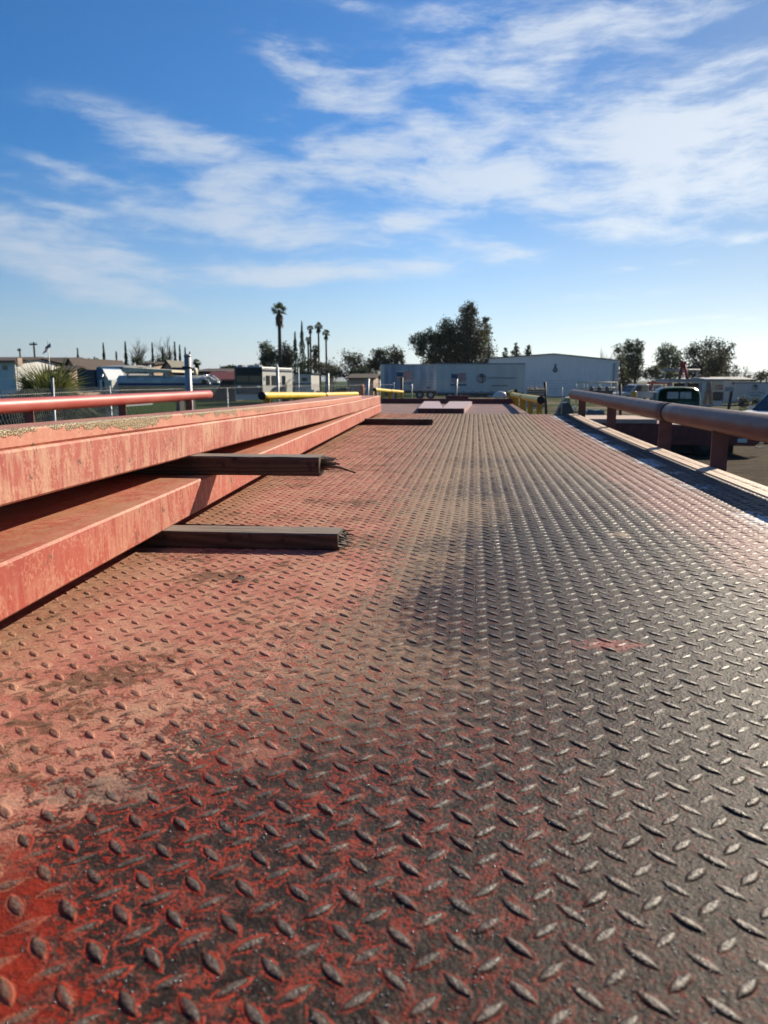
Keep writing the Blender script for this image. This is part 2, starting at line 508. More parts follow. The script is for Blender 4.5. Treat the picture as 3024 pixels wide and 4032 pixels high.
def beam_material(name, base, light, dark, streak=.5, topdust=.6, crust=False, ztop=0.0):
    m = bpy.data.materials.new(name)
    m.use_nodes = True
    T = NT(m.node_tree)
    b = m.node_tree.nodes['Principled BSDF']
    g = T.n('ShaderNodeNewGeometry')
    P = g.outputs['Position']
    nsep = T.n('ShaderNodeSeparateXYZ')
    T.set(nsep.inputs[0], g.outputs['True Normal'])
    psep = T.n('ShaderNodeSeparateXYZ')
    T.set(psep.inputs[0], P)
    vert = T.noise(T.mapping(P, scale=(40, 40, 9)), 1.0, 5, .6)
    drip = T.noise(T.mapping(P, scale=(90, 90, 14)), 1.0, 4, .6)
    blot = T.noise(P, 9, 5, .6)
    fine = T.noise(P, 150, 4, .65)
    c = T.mix(T.sstep(blot, .35, .68), base, dark)
    lt = T.m('MULTIPLY', T.sstep(T.m('ADD', T.m('MULTIPLY', vert, .5), T.m('ADD', T.m('MULTIPLY', blot, .3), T.m('MULTIPLY', drip, .3))), .49, .62), streak)
    big = T.noise(T.mapping(P, scale=(3, 3, 7)), 1.0, 3)
    lt = T.m('MULTIPLY', lt, T.sstep(big, .32, .58))
    c = T.mix(lt, c, light)
    c = T.mix(T.m('MULTIPLY', T.sstep(T.m('ADD', T.m('MULTIPLY', fine, .6), T.m('MULTIPLY', T.noise(P, 32, 4, .65), .4)), .50, .58), .5), c, light)
    ch = T.sstep(T.m('ADD', T.m('MULTIPLY', T.noise(P, 26, 2), .6), T.m('MULTIPLY', T.noise(P, 190, 3), .4)), .628, .642)
    c = T.mix(ch, c, (.15, .085, .05))
    up = T.sstep(nsep.outputs[2], .5, .9)
    dn = T.noise(T.mapping(P, rot=(0, 0, .4), scale=(30, 7, 20)), 1.0, 4, .6)
    c = T.mix(T.m('MULTIPLY', up, T.m('MULTIPLY', T.sstep(dn, .3, .65), topdust)), c, (.42, .22, .115))
    h = T.m('MULTIPLY', fine, .0006)
    if crust:
        zz = T.m('SUBTRACT', psep.outputs[2], T.m('MULTIPLY_ADD', psep.outputs[1], -.0125, ztop))
        cr = T.m('ADD', T.m('MULTIPLY', zz, 30.0), T.m('ADD', T.m('MULTIPLY_ADD', T.noise(P, 22, 4, .65), 1.6, -.75), T.m('MULTIPLY_ADD', T.noise(P, 3, 2), 1.3, -.52)))
        crm = T.m('MULTIPLY', T.sstep(cr, .06, .14), T.sstep(psep.outputs[1], 3.2, 1.9))
        PW = T.n('ShaderNodeVectorMath', operation='MULTIPLY_ADD')
        T.set(PW.inputs[0], T.noise(P, 90, 2, col=True))
        PW.inputs[1].default_value = (.012, .012, .012)
        T.set(PW.inputs[2], P)
        P = PW.outputs[0]
        cell = T.voro(P, 230)
        crack = T.sstep(T.voro(P, 230, 'DISTANCE_TO_EDGE'), .0, .16)
        cc = T.mix(T.sstep(cell, .2, .8), (.56, .45, .27), (.34, .26, .14))
        cc = T.mix(crack, (.20, .12, .065), cc)
        c = T.mix(crm, c, cc)
        h = T.m('ADD', h, T.m('MULTIPLY', T.m('MULTIPLY', crm, crack), .003))
    T.set(b.inputs['Base Color'], c)
    b.inputs['Roughness'].default_value = .62
    bn = T.n('ShaderNodeBump')
    bn.inputs['Strength'].default_value = .8
    bn.inputs['Distance'].default_value = 1.0
    T.set(bn.inputs['Height'], h)
    T.set(b.inputs['Normal'], bn.outputs[0])
    return m


def wood_material(name, c1, c2, scale=1.0):
    m = bpy.data.materials.new(name)
    m.use_nodes = True
    T = NT(m.node_tree)
    b = m.node_tree.nodes['Principled BSDF']
    g = T.n('ShaderNodeNewGeometry')
    P = g.outputs['Position']
    w = T.n('ShaderNodeTexWave', wave_type='RINGS', rings_direction='X')
    T.set(w.inputs['Vector'], T.mapping(P, loc=(.32, -1.76, -1.96), rot=(0, .05, .03), scale=(.16, 1, 1)))
    w.inputs['Scale'].default_value = 46 * scale
    w.inputs['Distortion'].default_value = 2.5
    w.inputs['Detail'].default_value = 3
    gr = T.noise(T.mapping(P, scale=(6, 160, 160)), 1.0, 4)
    c = T.mix(T.m('ADD', T.m('MULTIPLY', w.outputs[1], .55), T.m('MULTIPLY', gr, .45)), c1, c2)
    c = T.mix(T.sstep(T.noise(P, 38, 4, .65), .52, .72), c, (.018, .013, .011))
    ns = T.n('ShaderNodeSeparateXYZ')
    T.set(ns.inputs[0], g.outputs['Normal'])
    c = T.mix(T.m('MULTIPLY', T.sstep(ns.outputs[2], .5, .9), T.sstep(gr, .2, .6)), c, (.24, .20, .165))
    T.set(b.inputs['Base Color'], c)
    b.inputs['Roughness'].default_value = .85
    bn = T.n('ShaderNodeBump')
    bn.inputs['Strength'].default_value = .6
    bn.inputs['Distance'].default_value = .001
    T.set(bn.inputs['Height'], T.m('ADD', w.outputs[1], gr))
    T.set(b.inputs['Normal'], bn.outputs[0])
    return m


def ground_material():
    m = bpy.data.materials.new('gravel_and_grass')
    m.use_nodes = True
    T = NT(m.node_tree)
    b = m.node_tree.nodes['Principled BSDF']
    g = T.n('ShaderNodeNewGeometry')
    P = g.outputs['Position']
    sp = T.n('ShaderNodeSeparateXYZ')
    T.set(sp.inputs[0], P)
    st = T.m('ADD', T.m('MULTIPLY', T.noise(P, 14, 5, .75), .6), T.m('MULTIPLY', T.noise(P, 2.2, 4, .7), .4))
    big = T.noise(P, .25, 4, .6)
    gravel = T.mix(T.sstep(st, .40, .60), (.022, .017, .012), (.125, .092, .062))
    gravel = T.mix(T.sstep(T.noise(P, 1.1, 5, .7), .5, .62), gravel, (.055, .042, .029))
    sand = T.mix(T.sstep(st, .3, .7), (.28, .23, .17), (.20, .165, .12))
    gravel = T.mix(T.m('MULTIPLY', T.sstep(sp.outputs[1], 38, 60), T.sstep(big, .30, .6)), gravel, sand)
    grass = T.mix(T.noise(P, 6, 4, .7), (.018, .036, .008), (.045, .080, .016))
    left = T.sstep(T.m('ADD', sp.outputs[0], T.m('MULTIPLY', big, 4)), -3.0, -6.0)
    gm = T.m('MAXIMUM', T.m('MULTIPLY', left, T.sstep(big, .18, .34)), T.m('MULTIPLY', T.sstep(sp.outputs[1], 38, 46), T.sstep(T.noise(P, .12, 4), .42, .55)))
    T.set(b.inputs['Base Color'], T.mix(gm, gravel, grass))
    b.inputs['Roughness'].default_value = .95
    b.inputs['Specular IOR Level'].default_value = .03
    bn = T.n('ShaderNodeBump')
    bn.inputs['Strength'].default_value = .8
    bn.inputs['Distance'].default_value = .03
    T.set(bn.inputs['Height'], st)
    T.set(b.inputs['Normal'], bn.outputs[0])
    return m


def leaf_material(name, c1, c2):
    m = bpy.data.materials.new(name)
    m.use_nodes = True
    T = NT(m.node_tree)
    b = m.node_tree.nodes['Principled BSDF']
    g = T.n('ShaderNodeNewGeometry')
    nz = T.noise(g.outputs['Position'], .9, 4, .7)
    T.set(b.inputs['Base Color'], T.mix(T.sstep(nz, .35, .65), c1, c2))
    b.inputs['Roughness'].default_value = .6
    tr = T.n('ShaderNodeBsdfTranslucent')
    T.set(tr.inputs[0], T.mix(.5, c1, c2))
    mx = T.n('ShaderNodeMixShader')
    mx.inputs[0].default_value = .34
    out = m.node_tree.nodes['Material Output']
    T.set(mx.inputs[1], b.outputs[0])
    T.set(mx.inputs[2], tr.outputs[0])
    T.set(out.inputs[0], mx.outputs[0])
    return m


M = {}
M['deck'] = deck_material('worn_painted_tread_plate')
M['far_deck'] = material('dusty_mauve_deck_paint', (.23, .125, .115), .7, var=.35, scale=2.5, bump=.3, bscale=30, color2=(.15, .085, .08), spec=.25)
M['beam_low'] = beam_material('faded_red_beam_paint', (.44, .090, .060), (.60, .31, .20), (.37, .058, .040), .55, .75)
M['beam_up'] = beam_material('sunbleached_red_beam_paint', (.44, .112, .080), (.62, .37, .245), (.36, .062, .046), .72, .5)
M['bar'] = beam_material('crusted_pink_bar_paint', (.58, .23, .16), (.64, .34, .22), (.52, .17, .12), .4, .8, True, DZ + .2665)
M['wood'] = wood_material('weathered_dark_timber', (.034, .021, .014), (.125, .078, .050))
M['splinter'] = wood_material('fresh_splintered_timber', (.16, .075, .035), (.30, .17, .09), 2)
M['pipe_red'] = material('worn_red_pipe_paint', (.135, .042, .030), .42, var=.3, scale=9, bump=.05, color2=(.19, .07, .05), stretch=(1, .3, 1))
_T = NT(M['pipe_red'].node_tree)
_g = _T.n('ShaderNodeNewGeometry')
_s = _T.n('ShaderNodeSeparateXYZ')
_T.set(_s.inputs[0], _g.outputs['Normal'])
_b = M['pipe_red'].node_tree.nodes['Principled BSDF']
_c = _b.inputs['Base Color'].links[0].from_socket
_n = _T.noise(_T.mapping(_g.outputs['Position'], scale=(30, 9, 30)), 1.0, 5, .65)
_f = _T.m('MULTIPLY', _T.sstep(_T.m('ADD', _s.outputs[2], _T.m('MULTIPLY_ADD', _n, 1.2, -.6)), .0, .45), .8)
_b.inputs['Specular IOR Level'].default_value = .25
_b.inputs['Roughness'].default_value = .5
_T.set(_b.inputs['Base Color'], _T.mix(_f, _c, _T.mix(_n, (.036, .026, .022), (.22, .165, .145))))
M['pipe_pink'] = material('bright_red_pipe_paint', (.46, .07, .055), .42, var=.25, scale=7, color2=(.50, .13, .10), stretch=(1, .3, 1))
M['post_red'] = material('dark_red_post_paint', (.19, .075, .06), .6, var=.3, scale=12)
M['yellow'] = material('yellow_pipe_paint', (.82, .56, .03), .42, var=.12, scale=6)
M['yellow_dull'] = material('ochre_post_paint', (.62, .33, .02), .55, var=.2, scale=6)
M['black'] = material('black_rubber', (.012, .012, .013), .6, var=.3)
M['maroon'] = material('maroon_trailer_paint', (.16, .028, .028), .5, var=.35, scale=5)
M['steel_dark'] = material('dark_trailer_steel', (.05, .035, .033), .6, var=.3)
M['galv'] = material('galvanised_steel', (.40, .41, .42), .5, .4, var=.2, scale=6)
M['wire'] = material('galvanised_wire', (.34, .34, .33), .5, .3, var=.2)
M['ground'] = ground_material()
M['white'] = material('white_vehicle_paint', (.62, .62, .60), .35, var=.05)
M['white_wall'] = material('white_wall_paint', (.72, .72, .71), .7, var=.08, scale=2)
M['box_white'] = material('weathered_white_trailer_side', (.64, .62, .58), .5, var=.12, scale=.9, stretch=(1, 1, .25))
M['box_blue'] = material('grimy_grey_blue_trailer_side', (.34, .42, .50), .5, var=.35, scale=1.1, stretch=(1.2, 1, .22), color2=(.17, .24, .33))
M['siding'] = material('pale_metal_siding', (.86, .83, .78), .5, var=.04, scale=.6)
M['trim'] = material('dark_roof_trim', (.10, .11, .11), .6)
M['glass'] = material('dark_vehicle_glass', (.018, .024, .028), .08, var=.2)
M['pale_glass'] = material('daylit_window_glass', (.42, .45, .42), .25, var=.3, scale=8)  # daylight seen through the cab is put into the pane colour
M['green'] = material('dark_green_truck_paint', (.016, .082, .058), .35, var=.3, scale=5)
M['tyre'] = material('tyre_rubber', (.018, .018, .018), .85)
M['chrome'] = material('chromed_metal', (.7, .7, .7), .2, .9, var=.05)
M['blue'] = material('blue_cab_paint', (.03, .10, .19), .35, var=.2)
M['navy'] = material('navy_blue_paint', (.012, .028, .06), .45, var=.3)
M['teal'] = material('dark_teal_motorhome_paint', (.008, .036, .042), .45, var=.25)
M['cream'] = material('cream_painted_metal', (.66, .60, .45), .6, var=.12)
M['bluestripe'] = material('blue_stripe_paint', (.015, .09, .30), .4, var=.1)
M['boat'] = material('blue_grey_boat_hull', (.60, .60, .56), .35, var=.2)
M['grey'] = material('grey_painted_metal', (.30, .31, .33), .55, var=.2)
M['swoosh'] = material('grey_graphic_paint', (.12, .15, .19), .4, var=.1)
M['roof_brown'] = material('brown_shingle_roof', (.085, .06, .05), .9, var=.35, scale=8)
M['stucco'] = material('peach_stucco', (.50, .36, .29), .9, var=.1)
M['red_roof'] = material('faded_red_metal_roof', (.40, .12, .09), .6, var=.2)
M['red'] = material('red_painted_steel', (.40, .03, .02), .5, var=.2)
M['orange'] = material('orange_plastic', (.75, .13, .02), .5, var=.1)
M['tan_wood'] = material('tan_rough_timber', (.34, .22, .14), .85, var=.3, scale=6)
M['concrete'] = material('broken_concrete', (.38, .32, .25), .95, var=.3, scale=4, bump=.5)
M['bark'] = material('tree_bark', (.09, .065, .05), .95, var=.4, scale=6)
M['twig'] = material('bare_twig_bark', (.17, .13, .11), .95, var=.3)
M['leaf_dark'] = leaf_material('dark_evergreen_leaves', (.040, .070, .028), (.075, .095, .040))
M['leaf_mid'] = leaf_material('olive_green_leaves', (.075, .105, .035), (.12, .13, .06))
M['leaf_brown'] = leaf_material('brown_tinged_leaves', (.11, .09, .05), (.065, .075, .038))
M['leaf_light'] = leaf_material('light_green_leaves', (.075, .115, .040), (.12, .15, .06))
M['leaf_grey'] = leaf_material('grey_green_leaves', (.085, .095, .055), (.055, .070, .035))
M['cypress'] = leaf_material('cypress_foliage', (.030, .065, .032), (.05, .085, .04))
M['palm'] = leaf_material('palm_fronds', (.075, .105, .035), (.12, .14, .055))
M['palm_yellow'] = leaf_material('yellow_green_palm_fronds', (.14, .17, .045), (.20, .20, .07))
M['palm_dry'] = leaf_material('dry_palm_fronds', (.16, .12, .065), (.10, .075, .045))
M['flag_red'] = material('red_flag_cloth', (.50, .05, .05), .85, var=.1)
M['flag_white'] = material('white_flag_cloth', (.70, .66, .64), .85, var=.05)
M['flag_blue'] = material('blue_flag_cloth', (.03, .06, .18), .85, var=.1)
M['decal_red'] = material('faded_red_decal', (.42, .06, .05), .6, var=.1)
M['decal_white'] = material('faded_white_decal', (.62, .58, .56), .6, var=.05)
M['decal_blue'] = material('faded_blue_decal', (.035, .075, .17), .6, var=.1)
M['ink'] = material('dark_sign_ink', (.045, .06, .08), .6, var=.1)
M['mountain'] = material('distant_mountain_slope', (.10, .11, .09), 1.0, var=.3, scale=.0006)

# ------------------------------------------------------------------ ground and mountains
g = MB()
g.quad((-20000, -300, 0), (20000, -300, 0), (20000, 22000, 0), (-20000, 22000, 0))
o = g.build('ground', M['ground'])
o['kind'] = 'structure'

mt = MB()
NX = 260
xs_ = np.linspace(-9500, 6500, NX)
rr = np.random.default_rng(3)
ridge = np.zeros(NX)
for k in range(1, 60):
    ridge += np.sin(xs_ / 16000 * 2 * math.pi * k * .9 + rr.uniform(0, 6.3)) * rr.uniform(.5, 1) / k ** 1.05
ridge = (ridge - ridge.min()) / (ridge.max() - ridge.min())
hts = (90 + 290 * ridge) * np.clip(1.0 - (xs_ + 9500) / 16000 * .75, .2, 1)
rows = []
for j, (fy, fz) in enumerate(((0, 0), (.15, .22), (.32, .42), (.55, .68), (.8, .9), (1, 1))):
    jit = np.convolve(rr.normal(0, 60, NX), np.ones(5) / 5, 'same') * (1 if 0 < j < 5 else 0)
    rows.append(np.stack([xs_ + jit, 9000 + 2200 * fy + jit * 3, hts * fz - 1 + np.abs(jit) * .25], 1))
V = np.concatenate(rows)
mt.add(V, [(j * NX + i, j * NX + i + 1, (j + 1) * NX + i + 1, (j + 1) * NX + i) for j in range(5) for i in range(NX - 1)], True)
o = mt.build('mountains', M['mountain'])
o['kind'] = 'structure'


# ------------------------------------------------------------------ the flatbed trailer underfoot
def zdeck(y):
    y = np.asarray(y, float)
    return DZ + .035 * np.clip((y - 3) / 4, 0, 2) ** 2


def tread(mb, x0, x1, y0, y1, dz=0.0, sheet=True):
    """plate with its raised lozenges (crossed lens-shaped bumps) as one mesh"""
    if sheet:
        ny = max(2, int((y1 - y0) / .12))
        ys = np.linspace(y0, y1, ny)
        V = []
        for y in ys:
            z = float(zdeck(y)) + dz
            V += [(x0, y, z), (x1, y, z)]
        mb.add(V, [(2 * i, 2 * i + 1, 2 * i + 3, 2 * i + 2) for i in range(ny - 1)])
    cx, cy, cs = [], [], []
    for half in (0, 1):
        i0, i1 = math.floor((x0 - LX0) / LSX) - 1, math.ceil((x1 - LX0) / LSX) + 1
        j0, j1 = math.floor((y0 - LY0) / LSY) - 1, math.ceil((y1 - LY0) / LSY) + 1
        I, J = np.meshgrid(np.arange(i0, i1), np.arange(j0, j1))
        a = LX0 + (I.ravel() + .5 * half) * LSX
        b_ = LY0 + (J.ravel() + .5 * half) * LSY
        k = (a > x0 + .008) & (a < x1 - .008) & (b_ > y0 + .008) & (b_ < y1 - .008)
        cx.append(a[k])
        cy.append(b_[k])
        cs.append(np.full(k.sum(), 1.0 if half == 0 else -1.0))
    cx, cy, cs = map(np.concatenate, (cx, cy, cs))
    for near in (True, False):
        k = (cy < 1.7) if near else (cy >= 1.7)
        n = int(k.sum())
        if not n:
            continue
        seg, lv = (16, (1.15, .94, .74, .5, .24)) if near else (8, (1.1, .75, .4))
        th = np.arange(seg) / seg * 2 * math.pi
        # lens outline
        uu = np.cos(th)
        vv = np.sign(np.sin(th)) * (1 - uu ** 2) ** .9
        ring = []
        for q in lv:
            h = LH * (1 - q ** 3) ** .7 if q < 1 else -.0005
            ring.append(np.stack([uu * LL * (q * .75 + .25 * min(q, 1)), vv * LW * q, np.full(seg, h)], 1))
        ring.append(np.array([[0, 0, LH]]))
        T0 = np.concatenate(ring)
        fs = []
        for a in range(len(lv) - 1):
            for i in range(seg):
                i2 = (i + 1) % seg
                fs.append((a * seg + i, a * seg + i2, (a + 1) * seg + i2, (a + 1) * seg + i))
        last = (len(lv) - 1) * seg
        tipi = len(T0) - 1
        tri = [(last + i, last + (i + 1) % seg, tipi) for i in range(seg)]
        s2 = math.sqrt(.5)
        u, v, w = T0[:, 0], T0[:, 1], T0[:, 2]
        sg = cs[k][:, None]
        sc = 1 + rng.normal(0, .05, (n, 1))
        px = cx[k][:, None] + rng.normal(0, .00035, (n, 1)) + (u + sg * v) * s2 * sc
        py = cy[k][:, None] + (-sg * u + v) * s2 * sc
        pz = zdeck(py) + dz + w * np.clip(1 + rng.normal(0, .22, (n, 1)), .3, 1.5)
        P = np.stack([px, py, pz], 2).reshape(-1, 3)
        o0 = mb.n
        mb.v.append(P)
        mb.n += len(P)
        base = np.arange(n)[:, None, None] * len(T0) + o0
        q4 = (np.array(fs)[None] + base).reshape(-1, 4)
        q3 = (np.array(tri)[None] + base).reshape(-1, 3)
        # lozenges of the second direction are mirrored: flip their winding
        fl = np.repeat(cs[k] < 0, len(fs))
        q4[fl] = q4[fl][:, ::-1]
        fl = np.repeat(cs[k] < 0, len(tri))
        q3[fl] = q3[fl][:, ::-1]
        mb.f.extend(map(tuple, q4.tolist()))
        mb.f.extend(map(tuple, q3.tolist()))
        mb.sm.extend([True] * (len(q4) + len(q3)))
    return mb


XR, XL, YE = .835, -2.70, 7.02
tr = thing('flatbed_trailer', 'long flatbed trailer with worn red tread plate deck and pipe guard rails along its edges', 'trailer', (-.9, 0, 0))
d = MB()
tread(d, -1.12, XR, -.35, YE)
ny = 40
for (xa, xb) in ((XL, -1.12),):
    ys = np.linspace(-.35, YE, ny)
    d.add([(x, y, float(zdeck(y))) for y in ys for x in (xa, xb)], [(2 * i, 2 * i + 1, 2 * i + 3, 2 * i + 2) for i in range(ny - 1)])
d.quad((XL, YE, float(zdeck(YE))), (XR, YE, float(zdeck(YE))), (XR, YE + .004, DZ - .2), (XL, YE + .004, DZ - .2))
d.build('deck_plate', M['deck'], tr)
cuts = [-.35, 2.05, 4.55, YE]
for a, b_ in zip(cuts[:-1], cuts[1:]):
    e = MB()
    y0, y1 = a + .005, b_ - .005
    tread(e, XR + .003, .915, y0, y1, .004)
    for i in range(8):
        ya, yb = y0 + (y1 - y0) * i / 8, y0 + (y1 - y0) * (i + 1) / 8
        za, zb = float(zdeck(ya)) + .004, float(zdeck(yb)) + .004
        e.quad((.915, ya, za), (.915, ya, za - .02), (.915, yb, zb - .02), (.915, yb, zb))
        e.quad((XR + .003, ya, za), (XR + .003, yb, zb), (XR + .003, yb, zb - .02), (XR + .003, ya, za - .02))
    e.quad((XR + .003, y0, float(zdeck(y0)) + .004), (XR + .003, y0, float(zdeck(y0)) - .016), (.915, y0, float(zdeck(y0)) - .016), (.915, y0, float(zdeck(y0)) + .004))
    e.build('edge_plate', M['deck'], tr)
sr = MB()
for x in (.90, XL + .03):
    sr.box((x, 3.3, DZ - .13), (.02, 7.3, .2))
sr.box((.868, 3.3, DZ - .022), (.07, 7.3, .03))
for y in np.arange(-.2, 7.0, .6):
    sr.box((-.9, y, DZ - .12), (3.55, .08, .18))
sr.build('side_frame', M['steel_dark'], tr)
ch = MB()
for x in (-1.4, -.4):
    ch.box((x, 8, DZ - .45), (.16, 17, .42))
ch.build('chassis_beam', M['maroon'], tr)

# lower front deck
FZ = DZ - .15
fd = MB()
fd.quad((-2.0, YE - .2, FZ), (.805, YE - .2, FZ), (.805, 16.4, FZ), (-2.0, 16.4, FZ))
for i in range(58):                                     # rolled ribs of the front plate
    x = -1.98 + i * .048
    fd.add([(x - .006, YE, FZ + .0005), (x, YE, FZ + .004), (x + .006, YE, FZ + .0005), (x - .006, 16.3, FZ + .0005), (x, 16.3, FZ + .004), (x + .006, 16.3, FZ + .0005)], [(0, 1, 4, 3), (1, 2, 5, 4)], True)
fd.quad((.805, YE - .2, FZ), (.805, YE - .2, FZ - .2), (.805, 16.4, FZ - .2), (.805, 16.4, FZ))
fd.build('front_deck', M['far_deck'], tr)
hb = MB()
hb.box((-.6, 16.45, FZ + .056), (2.78, .10, .11))
hb.build('headboard', M['maroon'], tr)
hb = MB()
xl, xr = at(1757, 1560, 16.6).x, at(1847, 1560, 16.6).x
hb.box(((xl + xr) / 2, 16.52, FZ + .13), (xr - xl, .14, .09), taper=.92)
hb.build('headboard_block', M['maroon'], tr)
tl = MB()
tl.quad((-.6, 16.6, FZ + .06), (.9, 16.6, FZ + .06), (.9, 23, FZ - .15), (-.6, 23, FZ - .15))
tl.box((.15, 19.8, FZ - .3), (1.5, 6.4, .1))
tl.build('tail_ramp', M['far_deck'], tr)
# notched ramp plate
wz = FZ + .077
ram = MB()
poly = [(-.84, 11.5), (-.15, 11.5), (-.05, 15.5), (-.50, 15.5), (-.487, 11.62), (-.717, 15.5), (-1.005, 15.5)]
poly = [(-.84, 11.5), (-.15, 11.5), (-.05, 15.5), (-.50, 15.5), (-.475, 11.7), (-.70, 15.5), (-1.005, 15.5)]
n = len(poly)
ram.add([(x, y, FZ + .002) for x, y in poly] + [(x, y, wz) for x, y in poly], [tuple(range(n))[::-1], tuple(range(n, 2 * n))] + [(i, (i + 1) % n, (i + 1) % n + n, i + n) for i in range(n)])
rp = ram.build('notched_ramp', material('pale_mauve_ramp_paint', (.50, .36, .36), .5, var=.1), tr)
ff = MB()
ff.box((-.495, 11.494, FZ + .039), (.69, .008, .074))
sub(rp, 'ramp_face', ff, M['maroon'])
for i in range(6):
    x = -.77 + i * .11
    sub(rp, 'bolt_hole', MB().tube([(x, 11.492, FZ + .038), (x, 11.485, FZ + .038)], .012, 10), M['black'])


def rail(x, z, y0, y1, r, mat, pmat, posts, cap=True, zbase=None, z1=None, plate=(.062, .008), joint=None):
    z1 = z if z1 is None else z1
    mb = MB()
    k = 24
    pts = [(x, y0 + (y1 - y0) * i / k, z + (z1 - z) * i / k) for i in range(k + 1)]
    pts = [(x, y0, z), (x, y0 + .004, z)] + pts[1:-1] + [(x, y1 - .012, z1), (x, y1, z1)]
    mb.tube(pts, [r * .9] + [r] * (len(pts) - 2) + [r * .86], 28)
    p = mb.build('guard_pipe', mat, tr)
    for y in posts:
        zt = z + (z1 - z) * (y - y0) / (y1 - y0) - r * .8
        zb = (float(zdeck(y)) - .16) if zbase is None else zbase
        q = MB()
        q.box((x, y, (zt + zb) / 2), (plate[0], plate[1], zt - zb))
        sub(p, 'guard_post', q, pmat)
    if cap:
        q = MB()
        q.tube([(x, y0 - .012, z), (x, y0 - .004, z), (x, y0 + .02, z)], [r * .7, r * 1.06, r * 1.06], 24)
        sub(p, 'end_cap', q, M['black'])
    return p


RX, RZ = .942, DZ + .179
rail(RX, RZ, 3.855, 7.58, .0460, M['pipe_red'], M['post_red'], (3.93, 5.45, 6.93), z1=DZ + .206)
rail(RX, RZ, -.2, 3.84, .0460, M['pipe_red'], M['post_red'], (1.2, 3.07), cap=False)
LXr = -2.73
rail(LXr, DZ + .183, 3.2, 7.72, .044, M['pipe_pink'], M['post_red'], (4.45, 5.72, 7.14), cap=False, z1=DZ + .191)
YX = .845
for x, za, zb, yy in ((LXr, DZ + .141, DZ + .075, (9.7, 13.82)), (LXr, DZ + .074, DZ + .03, (13.9, 17.8)), (LXr, DZ + .095, DZ + .008, (21.0, 25.0)), (LXr, DZ + .008, DZ - .08, (25.1, 29.3)),
                      (YX, DZ + .09, DZ + .053, (10.0, 13.75)), (YX, DZ + .052, DZ + .03, (13.85, 17.6)), (1.07, DZ + .07, DZ - .02, (20.5, 24.4))):
    n = 2
    ps = [yy[0] + .25 + (yy[1] - yy[0] - .6) * i / n for i in range(n + 1)]
    rail(x, za, yy[0], yy[1], .049, M['yellow'], M['yellow_dull'], ps, zbase=FZ - .25, z1=zb, plate=(.07, .012) if x > 0 else (.085, .01))
for y in (4.0, 5.3):
    MB().tube([(-2.1, y, .5), (.3, y, .5)], .07, 10).build('axle', M['steel_dark'], tr)
for y in (4.0, 5.3):
    for x in (-2.25, .45):
        w = MB()
        w.tube([(x - .14, y, .5), (x - .12, y, .5), (x + .12, y, .5), (x + .14, y, .5)], [.42, .5, .5, .42], 28)
        p = w.build('wheel', M['tyre'], tr)
        w = MB()
        w.tube([(x - .15, y, .5), (x + .15, y, .5)], .26, 20)
        sub(p, 'rim', w, M['grey'])

# ------------------------------------------------------------------ steel beams and timbers on the deck


def lerp_path(tab, y):
    ys = [t[0] for t in tab]
    return float(np.interp(y, ys, [t[1] for t in tab]))


FX = [(.15, -.541), (.85, -.5814), (1.2524, -.6044), (2.235, -.6605), (3.17, -.7105), (7.0, -.848)]
ZL = [(.15, .032), (3.17, .033), (5.5, .044), (7.0, .05)]
ZU = [(.15, .181), (.87, .174), (1.27, .169), (2.25, .153), (3.75, .134), (5.0, .126), (6.2, .121), (7.0, .1235)]


def setb(y):                    # the upper beam lies a little further in than the lower one
    return .060 - .0072 * y


_zu = []
for y_, z_ in ZU:
    f_ = 1 + setb(y_) / abs(lerp_path(FX, y_))
    _zu.append((y_ * f_, max(.33 - (.33 - z_) * f_, lerp_path(ZL, y_ * f_) + .0735)))
ZU = _zu


def beam(name, y0, y1, ztab, h, w, mat, label, setback=0.0, n=40, c=.0035, group=None, lip=0.0):
    mb = MB()
    sec = [(-c, 0), (0, c), (0, h - c), (-c, h), (-w + c, h), (-w, h - c), (-w, c), (-w + c, 0)]
    k = len(sec)
    vs = []
    for i in range(n + 1):
        y = y0 + (y1 - y0) * i / n
        x, z = lerp_path(FX, y) - (setback + setb(y) if setback >= 0 else 0.0), DZ + lerp_path(ztab, y)
        z += math.sin(y * 5.1 + h * 40) * .0004
        vs += [(x + a, y, z + b_) for a, b_ in sec]
    fs = [(i * k + j, i * k + (j + 1) % k, (i + 1) * k + (j + 1) % k, (i + 1) * k + j) for i in range(n) for j in range(k)]
    fs += [tuple(range(k)), tuple(range((n + 1) * k - 1, n * k - 1, -1))]
    mb.add(vs, fs)
    return solo(name, mb, mat, label, 'beam', group)


beam('steel_beam', .15, 7.0, ZL, .0725, .45, M['beam_low'], 'lower faded red steel beam lying along the deck under the other beam', setback=-1.0, group='red steel beams stacked on the trailer')
beam('steel_beam', .15, 7.0, ZU, .0750, .45, M['beam_up'], 'upper sun-bleached red steel beam propped on the splintered timber', group='red steel beams stacked on the trailer')  # both beams widened out of view so the gap between stays dark
ZB = [(y, z + .0751) for y, z in ZU]
beam('steel_bar', .15, 5.62, ZB, .0285, .014, M['bar'], 'pink steel bar with crusty peeling top edge lying on the uppermost beam', setback=.009)


